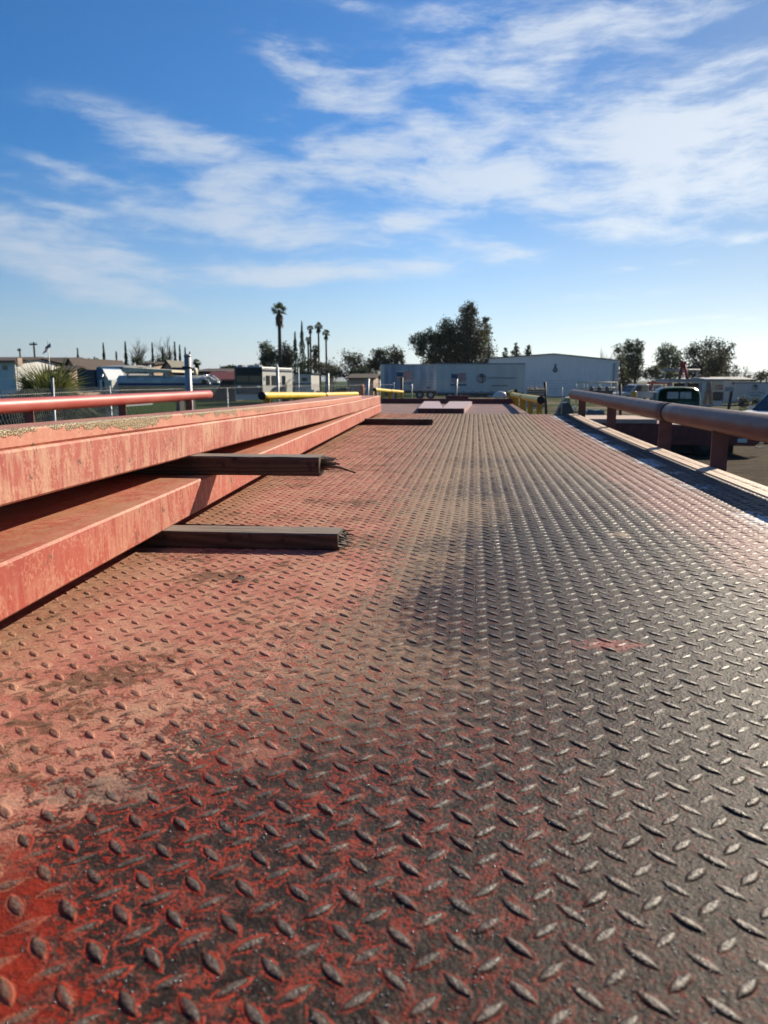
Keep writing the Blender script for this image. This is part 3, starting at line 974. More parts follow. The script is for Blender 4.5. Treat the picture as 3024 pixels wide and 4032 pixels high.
def timber(x0, x1, y, z, h, dep, slope, label, jag, rough_top=0.0, seed=1):
    r = random.Random(seed)
    mb = MB()
    t = thing('timber', label, 'timber', ((x0 + x1) / 2, y + dep / 2, z), 'timbers packed under and between the steel beams')
    ny_, nz = 7, 7
    nx = 26
    ring = []
    for i in range(nx + 1):
        x = x0 + (x1 - x0) * i / nx
        yo = y + slope * (x - x1)
        c = .003
        sec = [(0, c), (c, 0), (dep - c, 0), (dep, c), (dep, h - c), (dep - c, h), (c, h), (0, h - c)]
        ring.append([(x, yo + a + r.uniform(-.0006, .0006), z + b_ + r.uniform(-.0006, .0006)) for a, b_ in sec])
    k = 8
    vs = [p for q in ring for p in q]
    mb.add(vs, [(i * k + j, i * k + (j + 1) % k, (i + 1) * k + (j + 1) % k, (i + 1) * k + j) for i in range(nx) for j in range(k)] + [tuple(range(k)), tuple(range((nx + 1) * k - 1, nx * k - 1, -1))])
    mb.build('plank', M['wood'], t)
    sp = MB()
    yo = y
    for i in range(jag[0]):
        a, b_ = r.random(), r.random()
        if jag[2] == 'back':
            a = .45 + .55 * a
            b_ = .3 + .7 * b_
        ln = jag[1] * (r.random() ** 1.3) * (1.0 if jag[2] != 'back' else .5 + .5 * b_)
        big_ = r.random() < .45
        wy, wz = (r.uniform(.009, .018), r.uniform(.006, .013)) if big_ else (r.uniform(.002, .006), r.uniform(.002, .006))
        ln *= .6 if big_ else 1.0
        py, pz = yo + .004 + a * (dep - .01), z + .004 + b_ * (h - .009)
        x = x1 - .015
        dy_, dz_ = r.uniform(-.003, .003), r.uniform(-.005, .003)
        sp.add([(x, py - wy / 2, pz - wz / 2), (x, py + wy / 2, pz - wz / 2), (x, py + wy / 2, pz + wz / 2), (x, py - wy / 2, pz + wz / 2), (x1 + ln, py + dy_, pz + dz_), (x1 + ln * .96, py + dy_ + wy * .3, pz + dz_ + wz * .3)],
               [(0, 1, 4), (1, 2, 5, 4), (2, 3, 5), (3, 0, 4, 5)])
    if jag[2] == 'back':                              # the one long curl of broken grain
        sp.tube([(x1 + .005, y + .03, z + h * .45), (x1 + .045, y + .03, z + h * .42), (x1 + .085, y + .025, z + h * .16)], [.004, .0035, .002], 6)
    sp.build('splinters', M['splinter'] if jag[2] == 'back' else M['wood'], t)
    return t


timber(-1.25, -.262, 1.447, DZ, .0335, .072, .04, 'nearest dark timber with ragged broken end lying on the deck', (70, .026, 'all'), seed=3)
timber(-1.2, -.365, 1.775, DZ + .1052, .0455, .075, 0.0, 'dark grained timber with long splintered end held between the two beams', (110, .056, 'back'), seed=5)
timber(-1.3, -.300, 5.55, DZ + .0148, .043, .09, .01, 'farthest black timber crossing the deck under the beams', (30, .012, 'all'), seed=9)
# dew drops caught on the near plate
mb = MB()
dr = np.random.default_rng(17)
n = 3600
yy = .30 + 1.25 * dr.random(n) ** 1.4
xx = -.30 + dr.random(n) ** .75 * (.42 + yy * .42)
rad = dr.uniform(.0005, .0013, n) * (.8 + .35 * yy)
seg = 6
th = np.arange(seg) / seg * 2 * math.pi
T0 = np.concatenate([np.stack([np.cos(th) * q, np.sin(th) * q, np.full(seg, math.sqrt(max(0, 1 - q * q)) * .8)], 1) for q in (1.0, .8, .45)] + [np.array([[0, 0, .8]])])
la = (xx - LX0) / LSX
lb = (yy - LY0) / LSY
zz = np.full(n, DZ - .0001)
for off, sg in ((0, 1), (.5, -1)):
    da = (np.mod(la - off + .5, 1) - .5) * LSX
    db = (np.mod(lb - off + .5, 1) - .5) * LSY
    u = (da - sg * db) * .7071 / LL
    v = (da * sg + db) * .7071 / LW
    q = np.sqrt(np.clip(u * u + np.abs(v), 0, 1))
    zz += np.where(q < 1, LH * .8 * (1 - q ** 3) ** .7, 0)
V = T0[None] * rad[:, None, None] + np.stack([xx, yy, zz], 1)[:, None, :]
fs = [(a * seg + i, a * seg + (i + 1) % seg, (a + 1) * seg + (i + 1) % seg, (a + 1) * seg + i) for a in range(2) for i in range(seg)] + [(2 * seg + i, 2 * seg + (i + 1) % seg, 3 * seg) for i in range(seg)]
for i in range(n):
    mb.f.extend([tuple(k + i * len(T0) for k in f_) for f_ in fs])
mb.v.append(V.reshape(-1, 3))
mb.n += n * len(T0)
mb.sm.extend([True] * (n * len(fs)))
wm = material('water_drop', (.10, .10, .10), .20, spec=1.0)
o = mb.build('dew', wm)
o['kind'] = 'stuff'
tag(o, 'tiny glinting dew drops scattered over the near dark tread plate', 'dew')
# bits of bark and leaf on the plate
for (px, py, s, lab) in ((942, 2284, .011, 'small dark leaf fragment on the deck in front of the nearest timber'), (1005, 2292, .008, 'tiny curled bark chip on the salmon deck paint')):
    dd = ray(px, py)
    p = Vector((0, 0, CZ)) + dd * ((DZ + .002 - CZ) / dd.z)
    mb = MB()
    mb.add([(p.x - s, p.y - s * .3, p.z), (p.x, p.y - s * .6, p.z + .004), (p.x + s, p.y, p.z + .001), (p.x + s * .2, p.y + s * .6, p.z + .005), (p.x - s * .5, p.y + s * .4, p.z + .003)], [(0, 1, 4), (1, 3, 4), (1, 2, 3)])
    solo('leaf_fragment', mb, M['black'] if s > .01 else M['bark'], lab, 'debris')

# ------------------------------------------------------------------ vegetation builders
def leaf_cloud(mb, blobs, n, size, seed, clump=14):
    """blobs: (centre xyz, radii xyz). n small leaf faces in clumps through each blob"""
    r = np.random.default_rng(seed)
    tot = sum(b_[1][0] * b_[1][2] for b_ in blobs)
    for c, rad in blobs:
        nb = max(30, int(n * rad[0] * rad[2] / tot))
        nc = max(5, nb // clump)
        v = r.normal(size=(nc, 3))
        v /= np.linalg.norm(v, axis=1)[:, None]
        cen = v * (r.random((nc, 1)) ** .42) * np.array(rad) + np.array(c)
        k = r.integers(0, nc, nb)
        sp = (np.array(rad).mean() * .20)
        p = cen[k] + r.normal(size=(nb, 3)) * sp * np.array([1, 1, .8])
        a = r.normal(size=(nb, 3))
        a /= np.linalg.norm(a, axis=1)[:, None]
        b2 = np.cross(a, r.normal(size=(nb, 3)))
        b2 /= np.linalg.norm(b2, axis=1)[:, None] + 1e-9
        s = size * r.uniform(.6, 1.5, (nb, 1))
        a, b2 = a * s, b2 * s * .55
        mb.quads(np.stack([p - a, p - b2, p + a, p + b2], 1))
    return mb


def tree(name, label, D, base_px, blobs, n, leaf, group, size=None, seed=1, trunk=.25, dep=.8, cat='tree', bark='bark'):
    """blobs in photograph pixels at distance D: (px, py, rx, ry)"""
    k = D / F
    bl = []
    for (px, py, rx, ry) in blobs:
        c = at(px, py, D)
        bl.append(((c.x, c.y, c.z), (rx * k, (rx + ry) / 2 * k * dep, ry * k)))
    b = at(base_px, 1500, D)
    t = thing(name, label, cat, (b.x, b.y, 0), group)
    mb = MB()
    leaf_cloud(mb, bl, n, size or 3.2 * k, seed)
    mb.build('crown', M[leaf], t)
    tb = MB()
    hi = max(bl, key=lambda q: q[0][2])
    lowz = min(q[0][2] - q[1][2] * .3 for q in bl)
    fork = max(.8, lowz * .75)
    tb.tube([(b.x, b.y, -.2), (b.x + .04, b.y, fork * .5), (b.x, b.y, fork)], [trunk, trunk * .8, trunk * .65], 8)
    for c, rad in bl:
        m = Vector(((b.x + c[0]) / 2, (b.y + c[1]) / 2, fork + (c[2] - fork) * .62))
        tb.tube([(b.x, b.y, fork * .96), m, c, (c[0] + rad[0] * .2, c[1], c[2] + rad[2] * .6)], [trunk * .55, trunk * .35, trunk * .2, trunk * .06], 6)
    tb.build('trunk', M[bark], t)
    return t


def cypress(label, D, px, ytop, ybase, w, seed, group='slim cypresses along the horizon'):
    k = D / F
    b = at(px, 1500, D)
    zt = at(px, ytop, D).z
    t = thing('cypress_tree', label, 'tree', (b.x, b.y, 0), group)
    r = np.random.default_rng(seed)
    n = 1500
    h = r.random(n) ** .85
    prof = np.clip(np.minimum((1 - h) ** .9 * 1.1, .45 + h * 3), .02, 1)
    rad = w * 1.9 * k / 2 * prof * np.sqrt(r.random(n)) * (1 + .25 * np.sin(h * 40 + seed))
    th = r.random(n) * 2 * math.pi
    p = np.stack([b.x + rad * np.cos(th), b.y + rad * np.sin(th), .4 + h * (zt - .4)], 1)
    a = r.normal(size=(n, 3)) * .45 + np.array([0, 0, 1.0])
    a /= np.linalg.norm(a, axis=1)[:, None]
    q = np.cross(a, r.normal(size=(n, 3)))
    q /= np.linalg.norm(q, axis=1)[:, None]
    s = 4.2 * k * r.uniform(.6, 1.4, (n, 1))
    mb = MB().quads(np.stack([p - a * s, p - q * s * .35, p + a * s, p + q * s * .35], 1))
    mb.build('crown', M['cypress'], t)
    tb = MB().tube([(b.x, b.y, -.2), (b.x, b.y, zt * .8)], [w * k * .12, w * k * .02], 6)
    tb.build('trunk', M['bark'], t)
    return t


def bare_tree(name, label, D, px, ytop, wpx, seed, group, leafy=0, leaf='leaf_grey', ybase=None):
    k = D / F
    b = at(px, 1500, D)
    H = at(px, ytop, D).z
    Wd = wpx * k / 2
    t = thing(name, label, 'tree', (b.x, b.y, 0), group)
    r = random.Random(seed)
    tips = []
    mb = MB()

    def grow(p, d_, L, rad, lev):
        pts = [p]
        dd = d_.copy()
        for i in range(3):
            dd = (dd + Vector((r.gauss(0, .12), r.gauss(0, .12), r.gauss(.05, .06)))).normalized()
            pts.append(pts[-1] + dd * L / 3)
        mb.tube(pts, [rad, rad * .85, rad * .7, rad * .5], 6 if lev == 0 else 4 if lev < 2 else 3, cap=False)
        if lev >= 4:
            tips.append(pts[-1])
            return
        for i in range(5 if lev < 3 else 3):
            q = pts[1 + (i % 3)] if i else pts[-1]
            nd = (dd + Vector((r.gauss(0, .55), r.gauss(0, .55), r.gauss(.18, .3)))).normalized()
            grow(q, nd, L * r.uniform(.58, .82), rad * .58, lev + 1)
    grow(Vector((0, 0, 0)), Vector((0, 0, 1)), 1.0, .06, 0)
    V = np.concatenate(mb.v)
    sx = Wd / max(np.percentile(np.abs(V[:, 0]), 98), 1e-3)
    sz = H / V[:, 2].max()
    mb.v = [V * np.array([sx, sx, sz]) + np.array([b.x, b.y, 0])]
    tips = [Vector((b.x + q.x * sx, b.y + q.y * sx, q.z * sz)) for q in tips]
    mb.build('branches', M['twig'], t)
    if leafy:
        lm = MB()
        rr_ = np.random.default_rng(seed)
        P = np.array([q[:] for q in tips])
        P = P[rr_.integers(0, len(P), leafy)] + rr_.normal(size=(leafy, 3)) * 6 * k
        a = rr_.normal(size=(leafy, 3)) * 2.4 * k
        q = rr_.normal(size=(leafy, 3)) * 1.6 * k
        lm.quads(np.stack([P - a, P - q, P + a, P + q], 1))
        lm.build('crown', M[leaf], t)
    return t


def fan_frond(mb, origin, az_, el_, Lp, Lf, r, leaflets=17, fold=.35, droop=.15):
    """petiole from origin and a fan of narrow leaflets; returns petiole points"""
    d_ = Vector((math.cos(az_) * math.cos(el_), math.sin(az_) * math.cos(el_), math.sin(el_)))
    side = d_.cross(Vector((0, 0, 1)))
    side = Vector((1, 0, 0)) if side.length < 1e-3 else side.normalized()
    nrm = side.cross(d_)
    hub = origin + d_ * Lp - Vector((0, 0, droop * Lp))
    Q = []
    for i in range(leaflets):
        a = (i / (leaflets - 1) - .5) * math.radians(200)
        ld = (d_ * math.cos(a) + side * math.sin(a) - nrm * abs(math.sin(a)) * fold).normalized()
        L = Lf * (.62 + .38 * math.cos(a * .7)) * r.uniform(.88, 1.08)
        tipv = hub + ld * L + Vector((0, 0, -droop * L * r.uniform(.6, 1.6)))
        mid = hub + ld * L * .55
        wv_ = ld.cross(nrm).normalized() * Lf * .75 / leaflets
        Q.append([hub[:], (mid + wv_)[:], tipv[:], (mid - wv_)[:]])
    mb.quads(np.array(Q))
    return hub


def fan_palm(label, D, px, ytop, crown_px, group, seed, skirt=.6, lean=0.0, trunk=.16):
    k = D / F
    r = random.Random(seed)
    b = at(px, 1500, D)
    top = at(px, ytop, D).z
    cr = crown_px * k / 2
    cz = top - cr * .85
    t = thing('fan_palm', label, 'palm tree', (b.x, b.y, 0), group)
    tb = MB()
    tb.tube([(b.x + lean, b.y, -.2), (b.x + lean * .5, b.y, cz * .4), (b.x, b.y, cz)], [trunk * 1.5, trunk, trunk * .85], 9)
    tb.build('trunk', M['bark'], t)
    mb = MB()
    o_ = Vector((b.x, b.y, cz))
    for i in range(46):
        fan_frond(mb, o_, r.uniform(0, 6.28), math.asin(r.uniform(-.35, 1.0)), cr * r.uniform(.35, .6), cr * .52, r, 13, .3, .18)
    mb.build('crown', M['palm'], t)
    if skirt:
        sk = MB()
        for i in range(26):
            fan_frond(sk, o_ - Vector((0, 0, r.uniform(0, skirt) * cr)), r.uniform(0, 6.28), r.uniform(-1.35, -.8), cr * .3, cr * .55, r, 9, .3, .3)
        sk.build('dead_fronds', M['palm_dry'], t)
    return t


# ------------------------------------------------------------------ vegetation, left to right
GP, GT, GC = 'tall fan palms', 'trees on the skyline', 'slim cypresses along the horizon'
# young shaggy fan palm behind the fence
D = 20.0
k = D / F
b = at(192, 1500, D)
t = thing('young_fan_palm', 'low shaggy young fan palm with upright green fronds behind the left chain-link fence', 'palm tree', (b.x, b.y, 0))
r = random.Random(4)
up_, lo_, dr_, pt = MB(), MB(), MB(), MB()
o_ = Vector((b.x, b.y, 1.35))
for (px, py, L) in ((85, 1395, 1.0), (118, 1400, .8), (150, 1420, .75), (262, 1388, 1.0), (235, 1420, .8), (200, 1415, .7), (175, 1408, .8), (140, 1440, .6), (215, 1440, .6), (60, 1430, .8), (280, 1440, .7)):
    p = at(px, py, D + r.uniform(-.6, .6))
    dv = (p - o_)
    a, e = math.atan2(dv.y, dv.x), math.asin(dv.z / dv.length)
    hub = fan_frond(up_, o_, a, e, dv.length * .42, dv.length * .60, r, 33, .65, .04)
    pt.tube([o_, o_ + (hub - o_) * .5, hub], [.025, .018, .012], 5)
for i in range(46):
    a, e = r.uniform(0, 6.28), r.uniform(-.35, .75)
    hub = fan_frond(lo_, o_ - Vector((0, 0, r.uniform(0, .35))), a, e, r.uniform(.7, 1.5), r.uniform(.8, 1.15), r, 31, .3, .30)
for i in range(30):
    a, e = r.uniform(0, 6.28), r.uniform(-.75, -.05)
    fan_frond(dr_, o_ - Vector((0, 0, r.uniform(.2, .7))), a, e, r.uniform(.7, 1.5), r.uniform(.7, 1.0), r, 27, .3, .4)
up_.build('upright_fronds', M['palm_yellow'], t)
lo_.build('crown', M['leaf_dark'], t)
dr_.build('dead_fronds', M['palm_dry'], t)
pt.tube([(b.x, b.y, -.1), (b.x, b.y, 1.4)], [.26, .22], 10)
pt.build('trunk', M['bark'], t)

CY = [(313, 1372, 13, 'slim cypress leftmost of the row, above the blue truck'), (415, 1352, 15, 'tall slim cypress standing alone right of the leftmost cypress'), (464, 1386, 12, 'short slim cypress just left of the leafless trees'),
      (501, 1346, 16, 'slim cypress in front of the left leafless tree'), (606, 1350, 12, 'slim cypress at the left edge of the right leafless tree'), (646, 1368, 10, 'short thin cypress amid the right leafless tree branches'),
      (673, 1368, 11, 'thin cypress at the right edge of the right leafless tree'), (694, 1347, 13, 'tallest cypress just right of the leafless trees'), (713, 1360, 13, 'second cypress right of the leafless trees'),
      (734, 1369, 12, 'cypress directly behind the galvanised pole'), (751, 1386, 13, 'short stout cypress right of the galvanised pole'),
      (1165, 1308, 25, 'shorter of the two big dark cypresses beside the tall palm'), (1192, 1266, 26, 'taller of the two big dark cypresses beside the palm cluster')]
for i, (px, yt, w, lab) in enumerate(CY):
    cypress(lab, 105 if px < 900 else 118, px, yt, 1450, w, i + 1)
tree('shrub_tree', 'small rounded dark tree between the two leftmost cypresses', 100, 348, [(340, 1428, 16, 18), (356, 1424, 12, 16)], 900, 'leaf_dark', GT, seed=21, trunk=.12)
tree('shrub_tree', 'small narrow dark tree left of the lone tall cypress', 100, 377, [(377, 1428, 11, 20)], 700, 'leaf_dark', GT, seed=22, trunk=.1)
tree('shrub_tree', 'low dark bushy tree under the left leafless tree', 112, 480, [(455, 1440, 22, 16), (490, 1446, 26, 14)], 1200, 'leaf_dark', GT, seed=23, trunk=.14)
tree('shrub_tree', 'dark bushy tree mass below the right leafless tree', 116, 590, [(545, 1425, 26, 30), (590, 1440, 40, 20), (645, 1430, 36, 26)], 2200, 'leaf_dark', GT, seed=24, trunk=.2)
bare_tree('leafless_tree', 'left one of two leafless trees with a rounded crown of fine twigs', 125, 528, 1320, 92, 3, 'leafless trees')
bare_tree('leafless_tree', 'right one of two leafless trees with a wide crown of fine twigs', 125, 632, 1316, 108, 8, 'leafless trees')
fan_palm('short round fan palm beside the cypress row, left of open sky', 95, 778, 1410, 44, GP, 31, .2, trunk=.3)
# clump with the tall palm
tree('evergreen_tree', 'round dark evergreen left of the tall palm trunk', 118, 1060, [(1050, 1385, 30, 42), (1072, 1410, 32, 40), (1040, 1420, 18, 25)], 3800, 'leaf_dark', GT, seed=41)
tree('evergreen_tree', 'brownish evergreen right of the tall palm trunk', 120, 1128, [(1128, 1395, 24, 46), (1115, 1425, 25, 30), (1140, 1420, 20, 36)], 3200, 'leaf_brown', GT, seed=42)
fan_palm('tallest fan palm with a shaggy skirt above the dark evergreens', 115, 1105, 1187, 74, GP, 33, 1.1, trunk=.28)
for i, (px, yt, c, lab) in enumerate([(1225, 1277, 34, 'left tall palm of the slender cluster beside the big cypresses'), (1257, 1266, 42, 'tallest palm of the slender cluster beside the big cypresses'),
                                      (1286, 1294, 40, 'right palm of the slender cluster, with a bare pale trunk'), (1216, 1323, 30, 'short palm lowest on the left of the slender cluster'), (1243, 1352, 52, 'shaggy low palm in the middle of the slender cluster')]):
    fan_palm(lab, 125, px, yt, c, GP, 50 + i, .5, trunk=.16 if i != 4 else .3)
tree('brush_tree', 'thin brown scrub tree at the foot of the slender palms', 118, 1262, [(1240, 1430, 26, 26), (1275, 1440, 22, 18)], 700, 'leaf_brown', GT, seed=43, trunk=.14)
bare_tree('scrub_tree', 'low twiggy grey scrub tree right of the slender palms', 110, 1318, 1408, 80, 12, GT, 250)
bare_tree('sparse_tree', 'sparse grey-green tree left of the dark brown tree', 108, 1392, 1380, 90, 14, GT, 1500)
tree('brush_tree', 'low dark hedge-like tree below the sparse grey tree', 105, 1370, [(1330, 1470, 40, 16), (1390, 1468, 40, 20), (1430, 1470, 30, 24)], 1700, 'leaf_dark', GT, seed=45, trunk=.14)
tree('dark_tree', 'broad dark brown tree left of the grey-blue trailer top', 110, 1520, [(1490, 1395, 28, 32), (1545, 1400, 42, 36), (1575, 1410, 20, 26), (1500, 1430, 45, 40), (1555, 1435, 38, 34), (1470, 1440, 25, 30)], 5600, 'leaf_brown', GT, seed=46, trunk=.3)
for i, (px, py, rx, ry, D_, lf, lab) in enumerate(((905, 1452, 40, 12, 130, 'leaf_dark', 'low dark tree line just left of the motorhome roof'), (1300, 1462, 44, 18, 128, 'leaf_brown', 'low brown scrub mass right of the slender palm trunks'), (1455, 1450, 34, 30, 125, 'leaf_mid', 'olive bushy tree between the sparse grey tree and the dark brown tree'), (1010, 1450, 50, 14, 128, 'leaf_dark', 'dark bushes peeking over the motorhome roof'), (1215, 1440, 40, 24, 130, 'leaf_dark', 'dark thicket between the two big cypresses and the palm trunks'))):
    tree('thicket_tree', lab, D_, px, [(px - rx * .5, py + 4, rx * .6, ry), (px + rx * .5, py, rx * .6, ry * 1.1), (px, py - ry * .3, rx * .5, ry)], 1500, lf, GT, seed=140 + i, trunk=.14)
# the big clump behind the trailers
tree('eucalyptus_tree', 'airy dark broadleaf tree on the left of the tall conifer', 120, 1720, [(1650, 1345, 34, 38), (1690, 1330, 30, 34), (1660, 1380, 26, 26), (1715, 1345, 30, 40), (1760, 1290, 36, 34), (1740, 1350, 36, 50), (1700, 1395, 26, 32), (1770, 1330, 30, 40)], 10500, 'leaf_dark', GT, seed=51, trunk=.4)
tree('conifer_tree', 'tallest dense dark conifer behind the white trailer', 122, 1842, [(1838, 1222, 26, 34), (1860, 1222, 18, 30), (1840, 1265, 42, 36), (1800, 1330, 40, 60), (1855, 1320, 60, 62), (1830, 1385, 76, 55), (1885, 1370, 44, 62), (1790, 1395, 40, 50), (1750, 1420, 46, 40), (1700, 1425, 40, 30), (1800, 1440, 60, 30), (1880, 1440, 50, 24)], 24000, 'leaf_brown', GT, seed=52, trunk=.45)
tree('evergreen_tree', 'small bushy top showing right of the tall conifer', 126, 1905, [(1910, 1268, 18, 20), (1920, 1300, 14, 24), (1905, 1330, 22, 30)], 1500, 'leaf_dark', GT, seed=53, trunk=.25)
bare_tree('sparse_tree', 'thin sparse young tree between conifer and warehouse roof', 112, 1940, 1318, 64, 17, GT, 900, 'leaf_dark')
for i, (px, yt, w, lab) in enumerate([(1990, 1368, 30, 'left of three small conifers above the warehouse roof'), (2030, 1352, 42, 'middle and widest of three small conifers above the warehouse roof'), (2081, 1351, 32, 'right of three small conifers above the warehouse roof')]):
    tree('small_conifer', lab, 150, px, [(px, yt + 12, w * .16, 14), (px, yt + 30, w * .32, 18), (px, yt + 55, w * .46, 26), (px, yt + 85, w * .5, 30)], 1300, 'leaf_dark', 'small conifers above the warehouse', seed=60 + i, trunk=.2)
# right hand skyline
bare_tree('leafless_tree', 'leafless tree rising behind the right end of the warehouse roof', 125, 2360, 1358, 104, 23, 'leafless trees')
tree('eucalyptus_tree', 'brown-trunked dark tree beside the warehouse corner', 118, 2452, [(2436, 1375, 22, 24), (2455, 1410, 30, 40), (2470, 1455, 34, 50), (2448, 1490, 30, 30), (2480, 1500, 34, 26), (2455, 1520, 40, 22)], 3800, 'leaf_brown', GT, seed=71, trunk=.35)
tree('eucalyptus_tree', 'tall dark twin-topped eucalyptus right of the warehouse', 112, 2500, [(2478, 1362, 22, 26), (2512, 1372, 20, 34), (2490, 1410, 34, 40), (2518, 1425, 14, 36), (2508, 1475, 20, 22), (2485, 1455, 22, 34)], 4600, 'leaf_dark', GT, seed=72, trunk=.32)
tree('willow_tree', 'light green drooping tree left of the big brown-green oak', 112, 2635, [(2628, 1378, 32, 24), (2610, 1405, 28, 40), (2655, 1410, 30, 34), (2620, 1445, 40, 40), (2668, 1440, 24, 30)], 4200, 'leaf_light', GT, seed=73, trunk=.28)
tree('bush', 'low green bushes left of the light green drooping tree', 106, 2570, [(2545, 1475, 26, 24), (2575, 1460, 26, 24), (2600, 1475, 36, 26), (2650, 1478, 36, 22)], 2400, 'leaf_mid', GT, seed=74, trunk=.12, cat='bush')
tree('oak_tree', 'broad brown and green oak towering over the grey canopy', 108, 2790, [(2795, 1358, 44, 26), (2740, 1378, 44, 30), (2850, 1375, 42, 28), (2715, 1395, 28, 26), (2790, 1405, 70, 36), (2860, 1395, 32, 26), (2780, 1450, 60, 36), (2835, 1440, 40, 36), (2730, 1440, 40, 40), (2700, 1470, 50, 28), (2770, 1475, 60, 22), (2860, 1460, 44, 28)], 8600, 'leaf_grey', GT, seed=75, trunk=.4)
tree('oak_tree', 'darker olive tree in front of the broad oak, right half', 100, 2815, [(2800, 1425, 44, 36), (2840, 1425, 34, 36), (2810, 1465, 40, 26)], 2600, 'leaf_brown', GT, seed=76, trunk=.3)
bare_tree('leafless_tree', 'leafless tree right of the broad oak above the pale shed roof', 116, 2915, 1428, 90, 27, 'leafless trees', 120)
tree('bush', 'brown bush on the skyline near the right edge', 110, 2990, [(2970, 1490, 30, 12), (3010, 1480, 40, 20)], 1000, 'leaf_brown', GT, seed=77, trunk=.12, cat='bush')

# ------------------------------------------------------------------ poles, flag, chain-link fences


def utility_pole(label, D, px, ytop, arm):
    b = at(px, 1500, D)
    zt = at(px, ytop, D).z
    t = thing('utility_pole', label, 'utility pole', (b.x, b.y, 0), 'utility poles')
    MB().tube([(b.x, b.y, -.3), (b.x, b.y, zt)], [.17, .12], 8).build('post', M['bark'], t)
    w = arm * D / F
    c = MB()
    c.box((b.x, b.y - .14, zt - .35), (w, .12, .16))
    c.build('crossarm', M['bark'], t)
    for q in (-.45, -.2, .2, .45):
        MB().tube([(b.x + q * w, b.y - .14, zt - .27), (b.x + q * w, b.y - .14, zt - .05)], [.05, .07], 6).build('insulator', M['grey'], t)


utility_pole('tall utility pole with a wide crossarm beside the flag', 105, 144, 1347, 32)
utility_pole('shorter utility pole at the far left above the brown roof', 125, 87, 1372, 14)
utility_pole('thin utility pole at the far right edge of the skyline', 120, 3018, 1468, 8)
for ya, yb, lab in ((1424, 1456, 'upper thin black power line sagging behind the right hand trees'), (1436, 1463, 'lower thin black power line sagging behind the right hand trees')):
    a_, b_ = at(2430, ya - 8, 135), at(3150, yb + 4, 135)
    w = MB().tube([a_ + (b_ - a_) * (i / 12) - Vector((0, 0, 1.2 * math.sin(math.pi * i / 12))) for i in range(13)], .03, 4)
    solo('power_line', w, M['black'], lab, 'power line', 'power lines behind the trees')

# flag on its pole
D = 75
b = at(199, 1500, D)
t = thing('flagpole', 'flagpole above the left house roofs', 'flagpole', (b.x, b.y, 0))
MB().tube([(b.x, b.y, 0), (b.x, b.y, at(199, 1340, D).z)], [.06, .035], 8).build('pole', M['galv'], t)
t = thing('flag', 'limp red and white striped flag with blue canton blowing from its pole', 'flag', (b.x, b.y, 5.5))


def flag_point(u, v):          # u along the fly, v down the hoist (0..1)
    p0, p1 = Vector((195, 1347)), Vector((170, 1385))
    q = p0 + (p1 - p0) * u + Vector((3 - 2 * u, 19 - 9 * u)) * v
    dd = at(q.x, q.y, D)
    dd.y += .16 * math.sin(u * 9 + v * 2)
    return dd


for s in range(13):
    mb = MB()
    u0 = .42 if s < 7 else 0.0
    N = 10
    P0 = [flag_point(u0 + (1 - u0) * i / N, s / 13) for i in range(N + 1)]
    P1 = [flag_point(u0 + (1 - u0) * i / N, (s + 1) / 13) for i in range(N + 1)]
    mb.add(P0 + P1, [(i, i + 1, N + 2 + i, N + 1 + i) for i in range(N)], True)
    mb.build('stripe', M['flag_red' if s % 2 == 0 else 'flag_white'], t)
mb = MB()
N = 6
for j in range(4):
    mb.add([flag_point(.42 * i / N, (j + q) / 4 * 7 / 13) for q in (0, 1) for i in range(N + 1)], [(i, i + 1, N + 2 + i, N + 1 + i) for i in range(N)], True)
mb.build('canton', M['flag_blue'], t)

b = at(742, 1500, 14)
t = thing('galvanised_pole', 'tall shiny galvanised pole with a clamp near its top, beside the red pipe end', 'pole', (b.x, b.y, 0))
zt = at(742, 1405, 14).z
MB().tube([(b.x, b.y, -.2), (b.x, b.y, zt)], .062, 16).build('post', M['galv'], t)
c = MB()
c.tube([(b.x, b.y, zt), (b.x, b.y, zt + .03), (b.x, b.y, zt + .05)], [.068, .066, .03], 16)
c.build('post_cap', M['galv'], t)
c = MB()
c.tube([(b.x, b.y, zt - .22), (b.x, b.y, zt - .18)], .068, 16)
c.box((b.x - .06, b.y - .05, zt - .2), (.06, .03, .05))
c.build('clamp', M['steel_dark'], t)


